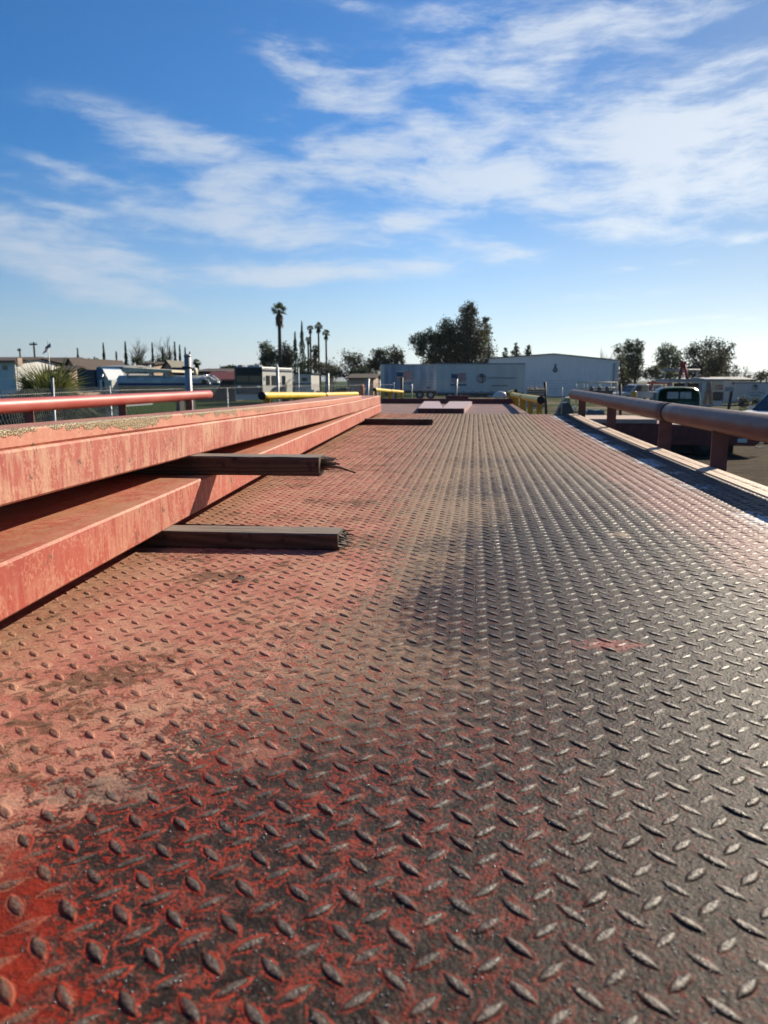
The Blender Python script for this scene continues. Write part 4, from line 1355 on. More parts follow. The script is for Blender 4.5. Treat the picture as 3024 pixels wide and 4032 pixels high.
def chain_link(label, path, h, pitch, wr, posts, barb=True):
    """path: list of (x, y). mesh, top rail, posts"""
    P = [Vector((x, y, 0)) for x, y in path]
    t = thing('chain_link_fence', label, 'fence', P[0], 'chain-link fences round the yard')
    seg = []
    L = 0
    for a, b_ in zip(P[:-1], P[1:]):
        seg.append((L, a, b_))
        L += (b_ - a).length

    def on(s):
        for l0, a, b_ in reversed(seg):
            if s >= l0:
                q = (b_ - a)
                return a + q.normalized() * min(s - l0, q.length)
        return P[0]
    mesh = MB()
    n = int(L / pitch)
    for i in range(n):
        for sg in (1, -1):
            s0 = i * pitch
            s1 = s0 + sg * h * .58
            if s1 < 0 or s1 > L:
                continue
            pts = []
            K_ = 4
            for j in range(K_ + 1):
                q = on(s0 + (s1 - s0) * j / K_)
                pts.append(Vector((q.x, q.y, .03 + h * j / K_)))
            pts[-1] = pts[-1] + Vector((0, 0, .03))
            mesh.tube(pts, wr, 3, cap=False, smooth=False)
    mesh.build('wire_mesh', M['wire'], t)
    rl = MB()
    rl.tube([on(L * i / 40) + Vector((0, 0, .12)) for i in range(41)], wr * 1.6, 4)
    rl.tube([on(L * i / 40) + Vector((0, 0, h - .02)) for i in range(41)], wr * 1.8, 4)
    rl.build('tension_wire', M['wire'], t)
    if barb:
        for q in (.12, .26, .40):
            MB().tube([on(L * i / 40) + Vector((0, 0, h + q)) for i in range(41)], wr * 1.3, 4).build('barbed_wire', M['wire'], t)
    for (px, D_, yt, rad, lean) in posts:
        a = at(px, 1500, D_)
        zt_ = at(px, yt, D_).z
        MB().tube([(a.x, a.y, -.1), (a.x + lean, a.y, zt_)], rad, 10).build('fence_post', M['galv'], t)
    return t


def pxy(px, D_):
    p = at(px, 1500, D_)
    return (p.x, p.y)


chain_link('long chain-link fence running away beside the left guard pipes', [pxy(-500, 7.6), pxy(0, 9.4), pxy(200, 11.5), pxy(430, 15), pxy(742, 18.2), pxy(1095, 26), pxy(1291, 32), pxy(1440, 37), pxy(1550, 41)], 1.98, .10, .0023,
           [(195, 11.5, 1488, .022, .05), (430, 15.2, 1520, .02, 0), (893, 21, 1526, .022, 0), (1095, 26, 1446, .052, -.02), (1176, 29, 1448, .02, .0), (1291, 32, 1470, .055, 0), (1440, 37, 1491, .07, .12), (1494, 39, 1497, .045, 0), (1550, 41, 1505, .045, 0)], barb=False)
chain_link('far chain-link fence with barbed wire crossing in front of the white trailers', [pxy(1550, 41), pxy(1800, 44), pxy(2150, 44), pxy(2460, 42), pxy(2760, 40), pxy(3150, 38)], 1.75, .16, .004,
           [(1796, 44, 1492, .07, .02), (1622, 42, 1512, .03, 0), (2215, 43.5, 1524, .03, 0), (2570, 41, 1530, .03, 0)], barb=True)
for px, D_, yt, yb, lean, lab in ((2158, 43, 1503, 1560, -.35, 'dark leaning post behind the beige crate'), (2452, 41, 1513, 1556, -.25, 'dark leaning post left of the white pickup'), (2870, 39, 1534, 1612, .35, 'dark steel post with a small sign flag before the right trailer'), (1582, 41.5, 1487, 1540, 0, 'black post in front of the grey-blue trailer')):
    a = at(px, 1500, D_)
    zt_ = at(px, yt, D_).z
    t = thing('yard_post', lab, 'post', (a.x, a.y, 0), 'dark posts along the far fence')
    MB().tube([(a.x, a.y, -.1), (a.x + lean * .5, a.y, zt_)], .075, 8).build('post', M['steel_dark'], t)
    if px == 2870:
        c = MB()
        c.box((a.x + .02, a.y - .09, zt_ + .02), (.42, .03, .2), 0)
        c.build('sign_plate', M['grey'], t)

# ------------------------------------------------------------------ buildings
def px_box(mb, x0, y0, x1, y1, D, depth, taper=1.0):
    """box whose front face spans those photograph pixels at distance D"""
    a, b_ = at(x0, y0, D), at(x1, y1, D)
    mb.box(((a.x + b_.x) / 2, D + depth / 2, (a.z + b_.z) / 2), (abs(b_.x - a.x), depth, abs(a.z - b_.z)), taper=taper)
    return mb


def gable_house(name, label, D, x0, x1, yeave, yridge, wall, roof, depth, side_gable=True, cat='house'):
    a, b_ = at(x0, yeave, D), at(x1, yeave, D)
    zr = at((x0 + x1) / 2, yridge, D).z
    t = thing(name, label, cat, ((a.x + b_.x) / 2, D, 0))
    mb = MB()
    xm = (a.x + b_.x) / 2
    if side_gable:      # gable end faces the camera
        mb.prism([(a.x, 0), (b_.x, 0), (b_.x, a.z), (xm, zr), (a.x, a.z)], (0, D, 0), (1, 0, 0), (0, 0, 1), (0, depth, 0))
        mb.build('wall', M[wall], t)
        rf = MB()
        ov = .35
        for s, xe in ((-1, a.x), (1, b_.x)):
            ze = a.z - ov * (zr - a.z) / abs(xm - a.x)
            rf.prism([(xe + s * ov, ze), (xm, zr), (xm, zr + .18), (xe + s * ov, ze + .18)], (0, D - .35, .01), (1, 0, 0), (0, 0, 1), (0, depth + .7, 0))
        rf.build('roof', M[roof], t)
    else:
        mb.prism([(0, 0), (depth, 0), (depth, a.z), (depth / 2, zr), (0, a.z)], (a.x, D, 0), (0, 1, 0), (0, 0, 1), (b_.x - a.x, 0, 0))
        mb.build('wall', M[wall], t)
        rf = MB()
        for y0, y1 in ((-.4, depth / 2), (depth + .4, depth / 2)):
            ze = a.z - .4 * (zr - a.z) / (depth / 2)
            rf.prism([(y0, ze), (y1, zr), (y1, zr + .18), (y0, ze + .18)], (a.x - .35, D, .01), (0, 1, 0), (0, 0, 1), (b_.x - a.x + .7, 0, 0))
        rf.build('roof', M[roof], t)
    return t


def win(t, x0, y0, x1, y1, D, frame='white', pane='glass'):
    f = px_box(MB(), x0, y0, x1, y1, D - .07, .09)
    w = f.build('window', M[frame], t)
    q = px_box(MB(), x0 + 2, y0 + 2, x1 - 2, y1 - 2, D - .10, .04)
    sub(w, 'pane', q, M[pane])


t = gable_house('white_house', 'white house with dark roof and red fascia at the far left edge', 72, -120, 58, 1426, 1408, 'white_wall', 'roof_brown', 9, False)
px_box(MB(), -120, 1421, 58, 1426, 71.5, .1).build('fascia', M['red_roof'], t)
px_box(MB(), 64, 1409, 71, 1440, 71, .8).build('chimney', M['stucco'], t)
win(t, 6, 1436, 28, 1458, 72)
t = gable_house('brown_roofed_house', 'long brown shingled house roof behind the young palm', 80, 60, 222, 1440, 1409, 'stucco', 'roof_brown', 10, False)
win(t, 200, 1448, 218, 1462, 80)
t = gable_house('peach_house', 'peach gabled house with brown roof right of the young palm', 78, 258, 296, 1448, 1415, 'stucco', 'roof_brown', 12)
win(t, 268, 1452, 284, 1468, 78)
t = gable_house('peach_porch', 'low peach porch wing in front of the peach gabled house', 75, 225, 272, 1462, 1446, 'stucco', 'roof_brown', 4, False)
t = gable_house('corrugated_shed', 'grey corrugated shed between the blue truck and the boat', 62, 408, 478, 1452, 1444, 'grey', 'grey', 6, False, 'shed')
t = gable_house('brown_shed', 'long low brown roofed shed behind the red roofed shed', 82, 778, 884, 1468, 1455, 'tan_wood', 'roof_brown', 9, False, 'shed')
t = gable_house('red_roofed_shed', 'small open shed with faded red metal roof left of the motorhome', 80, 826, 926, 1494, 1470, 'steel_dark', 'red_roof', 3, False, 'shed')
px_box(MB(), 838, 1497, 915, 1540, 79.9, .06).build('bay_shade_sheet', M['black'], t)  # black sheet standing in for the shade under the shed roof
c = px_box(MB(), 834, 1476, 842, 1494, 79, .1)
c.build('sign_plate', M['white'], t)
t = gable_house('tan_house', 'low tan roof beyond the yard below the sparse grey tree', 98, 1375, 1470, 1492, 1476, 'stucco', 'roof_brown', 8, False)
t = gable_house('hip_roof_house', 'little house roof above the boat hardtop, left leafless tree behind', 95, 560, 604, 1436, 1429, 'stucco', 'roof_brown', 6, False)
t = gable_house('gabled_cabin', 'olive gabled cabin beside the cream tank', 90, 640, 680, 1452, 1424, 'stucco', 'leaf_brown', 6)

# big warehouse
D = 110
a, p_, b_ = at(1925, 1410, D), at(2181, 1395, D), at(2437, 1421, D)
t = thing('warehouse', 'large pale metal warehouse with low gable roof behind the white trailer', 'warehouse', ((a.x + b_.x) / 2, D, 0))
mb = MB()
xs_w = np.linspace(a.x, b_.x, 92)


def roofz(x):
    return float(np.interp(x, [a.x, p_.x, b_.x], [a.z - .1, p_.z, b_.z]))


V, Fc = [], []
for i, x in enumerate(xs_w):
    y = D + (.04 if i % 2 else 0)
    V += [(x, y, 0), (x, y, roofz(x))]
mb.add(V, [(2 * i, 2 * i + 2, 2 * i + 3, 2 * i + 1) for i in range(len(xs_w) - 1)])
mb.add([(b_.x, D, 0), (b_.x, D + 30, 0), (b_.x, D + 30, roofz(b_.x)), (b_.x, D, roofz(b_.x)), (a.x, D, 0), (a.x, D + 30, 0), (a.x, D + 30, roofz(a.x)), (a.x, D, roofz(a.x))], [(0, 1, 2, 3), (4, 7, 6, 5)])
mb.build('wall', M['siding'], t)
rf = MB()
for xa, xb in ((a.x - .2, p_.x), (p_.x, b_.x + .2)):
    za, zb = roofz(xa), roofz(xb)
    rf.prism([(xa, za + .02), (xb, zb + .02), (xb, zb + .14), (xa, za + .14)], (0, D - .2, 0), (1, 0, 0), (0, 0, 1), (0, 30.4, 0))
rf.build('roof', M['trim'], t)
c = MB()
q = at(2418, 1425, D)
c.box((q.x, D - .1, q.z / 2 - .1), (.16, .12, q.z - .1))
c.build('downpipe', M['grey'], t)
c = MB()
q = at(2430, 1425, D)
c.box((q.x, D - .06, q.z / 2), (.5, .05, q.z - .2))
c.build('corner_trim', M['white'], t)
# the small dark emblem on its wall
lg = MB()
q = at(2186, 1457, D)
n = 18
lg.tube([(q.x, D - .03, q.z), (q.x, D - .06, q.z)], .34, n)
lg.build('emblem', M['swoosh'], t)
lg = MB()
lg.prism([(-.22, 0), (.18, 0), (.1, .35), (.22, .6), (0, .45), (-.2, .62), (-.1, .3)], (q.x, D - .03, q.z + .3), (1, 0, 0), (0, 0, 1), (0, -.03, 0))
lg.build('emblem_crest', M['swoosh'], t)
lg = MB()
lg.box((q.x - .03, D - .075, q.z + .02), (.34, .02, .2))
lg.build('emblem_face', M['grey'], t)

# sheds on the right
D = 70
t = gable_house('white_shed', 'white shed wall with dark louvred door and red lettering behind the green truck', D, 2790, 2852, 1500, 1495, 'white_wall', 'grey', 5, False, 'shed')
px_box(MB(), 2803, 1543, 2846, 1578, D - .06, .06).build('louvre_door', M['steel_dark'], t)
lv = px_box(MB(), 2803, 1512, 2848, 1540, D - .05, .05)
s_ = lv.build('sign_board', M['cream'], t)
for i, (x0, y0, x1, y1) in enumerate(((2817, 1517, 2824, 1522), (2827, 1516, 2838, 1523), (2840, 1517, 2846, 1522), (2818, 1527, 2828, 1532), (2831, 1527, 2846, 1533))):
    sub(s_, 'lettering', px_box(MB(), x0, y0, x1, y1, D - .08, .03), M['red_roof'])
t = gable_house('pale_shed', 'pale flat shed above and behind the right white container', 82, 2842, 2957, 1500, 1491, 'white_wall', 'trim', 7, False, 'shed')
# canopy with deck
t = thing('canopy', 'low grey steel canopy with dark underside behind the green truck', 'canopy', (at(2718, 1500, 66).x, 66, 0))
px_box(MB(), 2632, 1492, 2806, 1503, 66, 4.5).build('canopy_roof', M['grey'], t)
px_box(MB(), 2632, 1503.5, 2806, 1506, 66.05, 4.3).build('eave_trim', M['white'], t)
px_box(MB(), 2655, 1508, 2760, 1560, 70, .1).build('back_wall', M['steel_dark'], t)
for x in (2640, 2700, 2755, 2800):
    px_box(MB(), x - 2, 1506, x + 2, 1594, 66.2, .1).build('post', M['grey'], t)
# gin-pole frame behind it
D = 74
t = thing('a_frame', 'red steel A-frame hoist standing behind the grey canopy', 'hoist', (at(2690, 1500, D).x, D, 0))
for x0, x1 in ((2675, 2689), (2707, 2692)):
    mb = MB()
    mb.tube([at(x0, 1560, D), at(x0, 1493, D), at(x1, 1428, D)], .14, 10)
    mb.build('leg', M['red'], t)
mb = MB()
q = at(2690, 1429, D)
mb.box(q[:], (.55, .3, .3))
mb.build('head_block', M['red'], t)
t = thing('pipe_rack', 'long grey horizontal boom on thin posts crossing behind the red A-frame', 'rack', (at(2680, 1500, 76).x, 76, 0))
mb = MB()
mb.tube([at(2607, 1457, 76), at(2757, 1458, 76)], .11, 10)
mb.build('boom', M['grey'], t)
for x in (2618, 2745):
    MB().tube([(at(x, 1458, 76).x, 76, 0), at(x, 1459, 76)], .06, 6).build('post', M['grey'], t)
for x0, x1, lab in ((2776, 2790, 'left tan timber prop leaning beside the white shed'), (2802, 2796, 'right tan timber prop leaning beside the white shed')):
    mb = MB()
    mb.tube([at(x0 - 3, 1594, 60), at(x1, 1505, 60)], [.16, .12], 8)
    solo('timber_prop', mb, M['tan_wood'], lab, 'post', 'leaning timber props')

# ------------------------------------------------------------------ box trailers with decals


def disc(mb, c, r, y, sx=1.0, n=20, pts=None):
    """flat disc facing -Y"""
    V = [(c[0] + r * sx * math.cos(2 * math.pi * i / n), y, c[2] + r * math.sin(2 * math.pi * i / n)) for i in range(n)]
    V += [(x, y - .012, z) for x, _, z in V]
    return mb.add(V, [tuple(range(n, 2 * n))] + [(i, (i + 1) % n, (i + 1) % n + n, i + n) for i in range(n)])


def flag_decal(t, x0, y0, x1, y1, D, fr='decal'):
    y = D - .02
    base = px_box(MB(), x0, y0, x1, y1, y, .012)
    fl = base.build('flag_decal', M[fr + '_white'], t)

    def pt(u, v):
        wv_ = math.sin(u * 5.5) * .05 - .02
        q = at(x0 + (x1 - x0) * u, y0 + (y1 - y0) * (v * .86 + .07 + wv_), D)
        return (q.x, y - .02, q.z)
    N = 10
    for s in range(0, 13, 2):
        mb = MB()
        u0 = .42 if s < 7 else 0
        P0 = [pt(u0 + (1 - u0) * i / N, s / 13) for i in range(N + 1)]
        P1 = [pt(u0 + (1 - u0) * i / N, (s + 1) / 13) for i in range(N + 1)]
        mb.add(P0 + P1, [(i, N + 1 + i, N + 2 + i, i + 1) for i in range(N)])
        sub(fl, 'stripe', mb, M[fr + '_red'])
    mb = MB()
    P0 = [pt(.42 * i / 6, 0) for i in range(7)]
    P1 = [pt(.42 * i / 6, 7 / 13) for i in range(7)]
    P0 = [(a_[0], a_[1] - .004, a_[2]) for a_ in P0]
    P1 = [(a_[0], a_[1] - .004, a_[2]) for a_ in P1]
    mb.add(P0 + P1, [(i, 7 + i, 8 + i, i + 1) for i in range(6)])
    sub(fl, 'canton', mb, M[fr + '_blue'])


def emblem(t, px, py, rpx, D):
    q = at(px, py, D)
    k = D / F
    e = disc(MB(), q, rpx * k, D - .015).build('emblem', M['decal_white'], t)
    mb = MB()
    n = 20
    R_, r_ = rpx * k, rpx * k * .84
    V = [(q.x + rad * math.cos(2 * math.pi * i / n), D - .035, q.z + rad * math.sin(2 * math.pi * i / n)) for rad in (R_, r_) for i in range(n)]
    mb.add(V, [(i, (i + 1) % n, n + (i + 1) % n, n + i) for i in range(n)])
    sub(e, 'emblem_ring', mb, M['ink'])
    s = rpx * k
    for nm, poly, m in (('emblem_hat', [(-.75, .35), (-.3, .42), (-.25, .95), (.3, .98), (.42, .5), (1.0, .42), (.62, .18), (.25, .2), (-.35, .15)], 'ink'),
                        ('emblem_face', [(-.45, .12), (.2, .16), (.3, -.35), (.05, -.8), (-.4, -.75), (-.62, -.3)], 'stucco'),
                        ('emblem_hair', [(.2, .18), (.6, .2), (.5, -.5), (.3, -.88), (.05, -.85), (.3, -.35)], 'ink')):
        mb = MB()
        mb.prism([(a_ * s, b2 * s) for a_, b2 in poly], (q.x, D - .03, q.z), (1, 0, 0), (0, 0, 1), (0, -.012, 0))
        sub(e, nm, mb, M[m])


def lettering(t, text, px, py, hpx, D, wpx, mat='ink', parent=None):
    cu = bpy.data.curves.new('lettering', 'FONT')
    cu.body = text
    cu.extrude = .004
    cu.align_x = 'LEFT'
    o_ = bpy.data.objects.new('lettering', cu)
    COL.objects.link(o_)
    bpy.context.view_layer.update()
    k = D / F
    cu.size = hpx * k / .70
    bpy.context.view_layer.update()
    w_ = max(o_.dimensions.x, .01)
    q = at(px, py, D)
    o_.parent = t
    bb = t['_base']
    o_.location = (q.x - bb[0], D - .025 - bb[1], q.z - bb[2])
    o_.rotation_euler = (math.pi / 2, 0, 0)
    o_.scale = (wpx * k / w_, 1, 1)
    cu.materials.append(M[mat])
    bpy.context.view_layer.update()
    me = bpy.data.meshes.new_from_object(o_)
    o2 = bpy.data.objects.new('lettering', me)
    COL.objects.link(o2)
    o2.parent = t
    o2.location, o2.rotation_euler, o2.scale = o_.location, o_.rotation_euler, o_.scale
    bpy.data.objects.remove(o_)
    return o2


def box_trailer(name, label, D, x0, x1, yt, yb, mat, depth=2.6, wheels=True, left_end=None, group=None, cat='trailer'):
    a_, b2 = at(x0, yt, D), at(x1, yb, D)
    t = thing(name, label, cat, ((a_.x + b2.x) / 2, D, 0), group)
    mb = MB()
    n = max(8, int((b2.x - a_.x) / .6))
    mb.box(((a_.x + b2.x) / 2, D + depth / 2, (a_.z + b2.z) / 2), (b2.x - a_.x, depth, a_.z - b2.z))
    mb.build('box_body', M[mat], t)
    rl = MB()
    for z in (a_.z - .06, b2.z + .08):
        rl.box(((a_.x + b2.x) / 2, D - .02, z), (b2.x - a_.x + .04, .06, .14))
    rl.build('side_rail', M['grey'], t)
    st = MB()
    for i in range(n + 1):
        x = a_.x + (b2.x - a_.x) * i / n
        st.box((x, D - .006, (a_.z + b2.z) / 2), (.035, .02, a_.z - b2.z - .3))
    st.build('side_post_ribs', M[mat], t)
    if wheels:
        for x in (b2.x - 1.2, b2.x - 2.5, a_.x + 1.5):
            w_ = MB()
            w_.tube([(x, D + .15, .5), (x, D + .18, .5), (x, D + .6, .5)], [.44, .5, .5], 22)
            p = w_.build('wheel', M['tyre'], t)
            w_ = MB()
            w_.tube([(x, D + .12, .5), (x, D + .2, .5)], .24, 16)
            sub(p, 'rim', w_, M['grey'])
        sk = MB()
        sk.box(((a_.x + b2.x) / 2, D + 1.3, b2.z - .14), (b2.x - a_.x - .3, 2.2, .22))
        sk.build('chassis_frame', M['steel_dark'], t)
    return t


GT2 = 'box trailers parked beyond the fence'
t = box_trailer('box_trailer', 'grimy grey-blue box trailer with a faded flag decal, left of the white one', 92, 1498, 1735, 1434, 1540, 'box_blue', group=GT2)
px_box(MB(), 1497, 1436, 1514, 1538, 91.9, .05).build('corner_panel', M['box_white'], t)
flag_decal(t, 1562, 1462, 1622, 1500, 91.97)
px_box(MB(), 1679, 1523, 1696, 1529, 91.9, .04).build('marker_plate', M['ink'], t)
px_box(MB(), 1584, 1509, 1620, 1512, 91.95, .03).build('stripe_decal', M['decal_blue'], t)
D = 85
t = box_trailer('box_trailer', 'long white box trailer with flag, round emblem and dark lettering', D, 1720, 2064, 1431, 1549, 'box_white', group=GT2)
flag_decal(t, 1777, 1469, 1835, 1507, D - .03)
px_box(MB(), 1774, 1512, 1836, 1519, D - .05, .03).build('stripe_decal', M['swoosh'], t)
emblem(t, 1895, 1490, 18, D - .05)
lettering(t, 'LONESTAR', 1920, 1491, 6.5, D - .05, 58)
lettering(t, 'GORDS', 1983, 1492, 6.5, D - .05, 43)
px_box(MB(), 1936, 1516.5, 2000, 1521, D - .05, .03).build('stripe_decal', M['swoosh'], t)
for x in (1825, 1861, 1897, 1932):
    px_box(MB(), x - 4, 1539, x + 5, 1541, D - .07, .03).build('marker_light', M['steel_dark'], t)
D = 72
t = box_trailer('white_container', 'pale white container with round emblem at the right edge', D, 2884, 3230, 1505, 1586, 'box_white', wheels=False, cat='container')
px_box(MB(), 2843, 1504, 2883.5, 1584, D + .02, 2.4).build('end_panel', M['white'], t)
emblem(t, 2972, 1525, 11, D - .05)
lettering(t, 'GUADA GORDS', 2945, 1549, 5.5, D - .05, 58, 'swoosh')
px_box(MB(), 2954, 1556, 2994, 1559, D - .05, .03).build('stripe_decal', M['swoosh'], t)
px_box(MB(), 2885, 1505, 2891, 1514, D - .1, .1).build('vent', M['ink'], t)

# ------------------------------------------------------------------ vehicles


class Fr:
    """local frame of a vehicle: f forward, s to its left, z up"""
    def __init__(s, x, y, heading):
        s.o = Vector((x, y, 0))
        s.f = Vector((math.cos(heading), math.sin(heading), 0))
        s.s = Vector((-math.sin(heading), math.cos(heading), 0))
        s.z = Vector((0, 0, 1))

    def p(s, a, b_, c):
        return s.o + s.f * a + s.s * b_ + s.z * c

    def extrude(s, mb, prof, w0, w1=None, inset=.12):
        """side profile (a, z) swept across the width with narrowed, rounded flanks"""
        w1 = w0 if w1 is None else w1
        n = len(prof)
        ca = sum(p[0] for p in prof) / n
        cc = sum(p[1] for p in prof) / n
        rows = []
        for wf, sc in ((-1.0, 1 - inset * .5), (-.93, 1.0), (.93, 1.0), (1.0, 1 - inset * .5)):
            rows.append([s.p(ca + (a - ca) * sc, wf * w0 / 2 * (1 - .0), cc + (c - cc) * sc) for a, c in prof])
        V = [q for r_ in rows for q in r_]
        fs = [(r_ * n + i, r_ * n + (i + 1) % n, (r_ + 1) * n + (i + 1) % n, (r_ + 1) * n + i) for r_ in range(3) for i in range(n)]
        fs += [tuple(range(n))[::-1], tuple(range(3 * n, 4 * n))]
        return mb.add(V, fs)

    def patch(s, mb, pts, th=.012):
        """thin panel through points (a, b, c) in the frame"""
        P = [s.p(*q) for q in pts]
        nrm = (P[1] - P[0]).cross(P[2] - P[0]).normalized() * th
        n = len(P)
        return mb.add([q - nrm for q in P] + [q + nrm for q in P], [tuple(range(n))[::-1], tuple(range(n, 2 * n))] + [(i, (i + 1) % n, (i + 1) % n + n, i + n) for i in range(n)])

    def wheel(s, t, a, b_, r, w=.24, rim='chrome'):
        mb = MB()
        mb.tube([s.p(a, b_ - w / 2, r), s.p(a, b_ - w / 2 + .03, r), s.p(a, b_ + w / 2 - .03, r), s.p(a, b_ + w / 2, r)], [r * .9, r, r, r * .9], 22)
        o_ = mb.build('wheel', M['tyre'], t)
        mb = MB()
        mb.tube([s.p(a, b_ - w / 2 - .015, r), s.p(a, b_ + w / 2 + .015, r)], r * .58, 16)
        sub(o_, 'rim', mb, M[rim])


# old green pickup, seen from behind
D = 28.5
b = at(2678, 1500, D)
fr = Fr(b.x, b.y, math.radians(86))
t = thing('old_pickup', 'old dark green pickup with rounded cab and split rear window', 'pickup truck', (b.x, b.y, 0))
H = at(2678, 1523, D).z
mb = MB()
out = [(-.74, .95), (-.76, 1.3), (-.73, H - .25), (-.66, H - .10), (-.52, H - .03), (-.2, H), (.2, H), (.52, H - .03), (.66, H - .10), (.73, H - .25), (.76, 1.3), (.74, .95)]
n = len(out)
rows = []
for a_, sc, dz_ in ((0, .95, -.03), (.05, .99, -.005), (.12, 1, 0), (.9, 1, 0), (1.15, .98, -.02), (1.45, .92, -.35)):
    rows.append([fr.p(a_, -x * sc, 1.3 + (z - 1.3) * (1 if z < 1.3 else (1 + dz_ / .6))) for x, z in out])
V = [q for r_ in rows for q in r_]
mb.add(V, [(r_ * n + i, r_ * n + (i + 1) % n, (r_ + 1) * n + (i + 1) % n, (r_ + 1) * n + i) for r_ in range(5) for i in range(n)] + [tuple(range(n)), tuple(range(5 * n, 6 * n))[::-1]], True)
mb.build('cab', M['green'], t)
fw_ = MB()
z0, z1 = at(2678, 1573, D).z, at(2678, 1540, D).z
fr.patch(fw_, [(-.012, -.44, z0), (-.012, .44, z0), (-.004, .43, z1), (-.004, -.43, z1)], .006)
rw = fw_.build('rear_window', M['black'], t)
for s_ in (-1, 1):
    q = MB()
    fr.patch(q, [(-.024, s_ * .03, z0 + .03), (-.024, s_ * .41, z0 + .03), (-.016, s_ * .40, z1 - .03), (-.016, s_ * .03, z1 - .03)], .005)
    sub(rw, 'pane', q, M['pale_glass'])
ws = MB()
fr.patch(ws, [(1.40, -.6, 1.35), (1.40, .6, 1.35), (1.22, .52, H - .16), (1.22, -.52, H - .16)], .01)
ws.build('windshield', M['glass'], t)
for s_ in (-1, 1):
    q = MB()
    fr.patch(q, [(.25, s_ * .757, 1.34), (1.05, s_ * .757, 1.34), (.95, s_ * .73, H - .22), (.3, s_ * .73, H - .22)], .012)
    q.build('door_window', M['glass'], t)
bedm = MB()
for s_ in (-1, 1):
    bedm.add([fr.p(*q) for q in ((-.05, s_ * .66, .6), (-1.9, s_ * .66, .6), (-1.9, s_ * .66, 1.12), (-.05, s_ * .66, 1.12), (-.05, s_ * .70, .6), (-1.9, s_ * .70, .6), (-1.9, s_ * .70, 1.12), (-.05, s_ * .70, 1.12))],
             [(0, 1, 2, 3), (4, 7, 6, 5), (3, 2, 6, 7), (1, 5, 6, 2), (0, 3, 7, 4), (0, 4, 5, 1)])
fr.patch(bedm, [(-.05, -.66, .62), (-1.9, -.66, .62), (-1.9, .66, .62), (-.05, .66, .62)], .02)
bedm.build('bed', M['green'], t)
tg = MB()
fr.patch(tg, [(-1.92, -.7, .6), (-1.92, .7, .6), (-1.92, .7, 1.12), (-1.92, -.7, 1.12)], .02)
tg.build('tailgate', M['green'], t)
hd = MB()
fr.extrude(hd, [(1.4, .6), (1.4, 1.25), (1.6, 1.22), (2.5, 1.12), (2.62, .95), (2.62, .6)], .95)
hd.build('hood', M['green'], t)
for s_ in (-1, 1):
    for a_ in (-1.1, 2.0):
        fd_ = MB()
        fd_.tube([fr.p(a_ - .55, s_ * .8, .5), fr.p(a_ - .4, s_ * .8, .82), fr.p(a_, s_ * .8, .92), fr.p(a_ + .4, s_ * .8, .82), fr.p(a_ + .55, s_ * .8, .5)], [.06, .13, .15, .13, .06], 10)
        fd_.build('fender', M['green'], t)
    for a_ in (-1.1, 2.0):
        fr.wheel(t, a_, s_ * .72, .36)
    tlm = MB()
    tlm.tube([fr.p(-1.98, s_ * .8, .75), fr.p(-1.93, s_ * .8, .75)], .06, 10)
    tlm.build('tail_light', M['red'], t)

# white car at the right edge, facing left and towards the camera
D = 30
b = at(3125, 1500, D)
fr = Fr(b.x, b.y + .6, math.radians(212))
t = thing('white_car', 'white car with short hood and dark glass cut by the right edge', 'car', (b.x, b.y + .6, 0))
H = at(3020, 1545, D).z
body = MB()
fr.extrude(body, [(-2.0, .35), (-2.1, .7), (-2.05, 1.02), (-1.9, 1.08), (.9, 1.06), (1.75, .98), (2.0, .9), (2.08, .7), (2.05, .35)], 1.72)
body.build('body', M['white'], t)
cabm = MB()
fr.extrude(cabm, [(-1.95, 1.03), (-1.75, H - .1), (-1.5, H), (-.1, H), (.1, H - .04), (.95, 1.03)], 1.52)
cabm.build('cab', M['white'], t)
for s_ in (-1, 1):
    q = MB()
    fr.patch(q, [(-1.7, s_ * .75, 1.08), (-.55, s_ * .75, 1.08), (-.55, s_ * .75, H - .1), (-1.5, s_ * .75, H - .1)], .02)
    q.build('side_window', M['glass'], t)
    q = MB()
    fr.patch(q, [(-.45, s_ * .75, 1.08), (.72, s_ * .75, 1.08), (.05, s_ * .75, H - .1), (-.45, s_ * .75, H - .1)], .02)
    q.build('side_window', M['glass'], t)
    q = MB()
    q.tube([fr.p(2.02, s_ * .62, .78), fr.p(2.09, s_ * .62, .78)], .12, 12)
    q.build('headlight', M['chrome'], t)
    q = MB()
    fr.patch(q, [(.5, s_ * .82, 1.06), (.72, s_ * .98, 1.06), (.72, s_ * .98, 1.2), (.5, s_ * .82, 1.2)], .04)
    q.build('mirror', M['white'], t)
    for a_ in (-1.3, 1.35):
        fr.wheel(t, a_, s_ * .8, .32)
q = MB()
fr.patch(q, [(.93, -.66, 1.07), (.93, .66, 1.07), (.17, .6, H - .06), (.17, -.6, H - .06)], .02)
q.build('windshield', M['glass'], t)

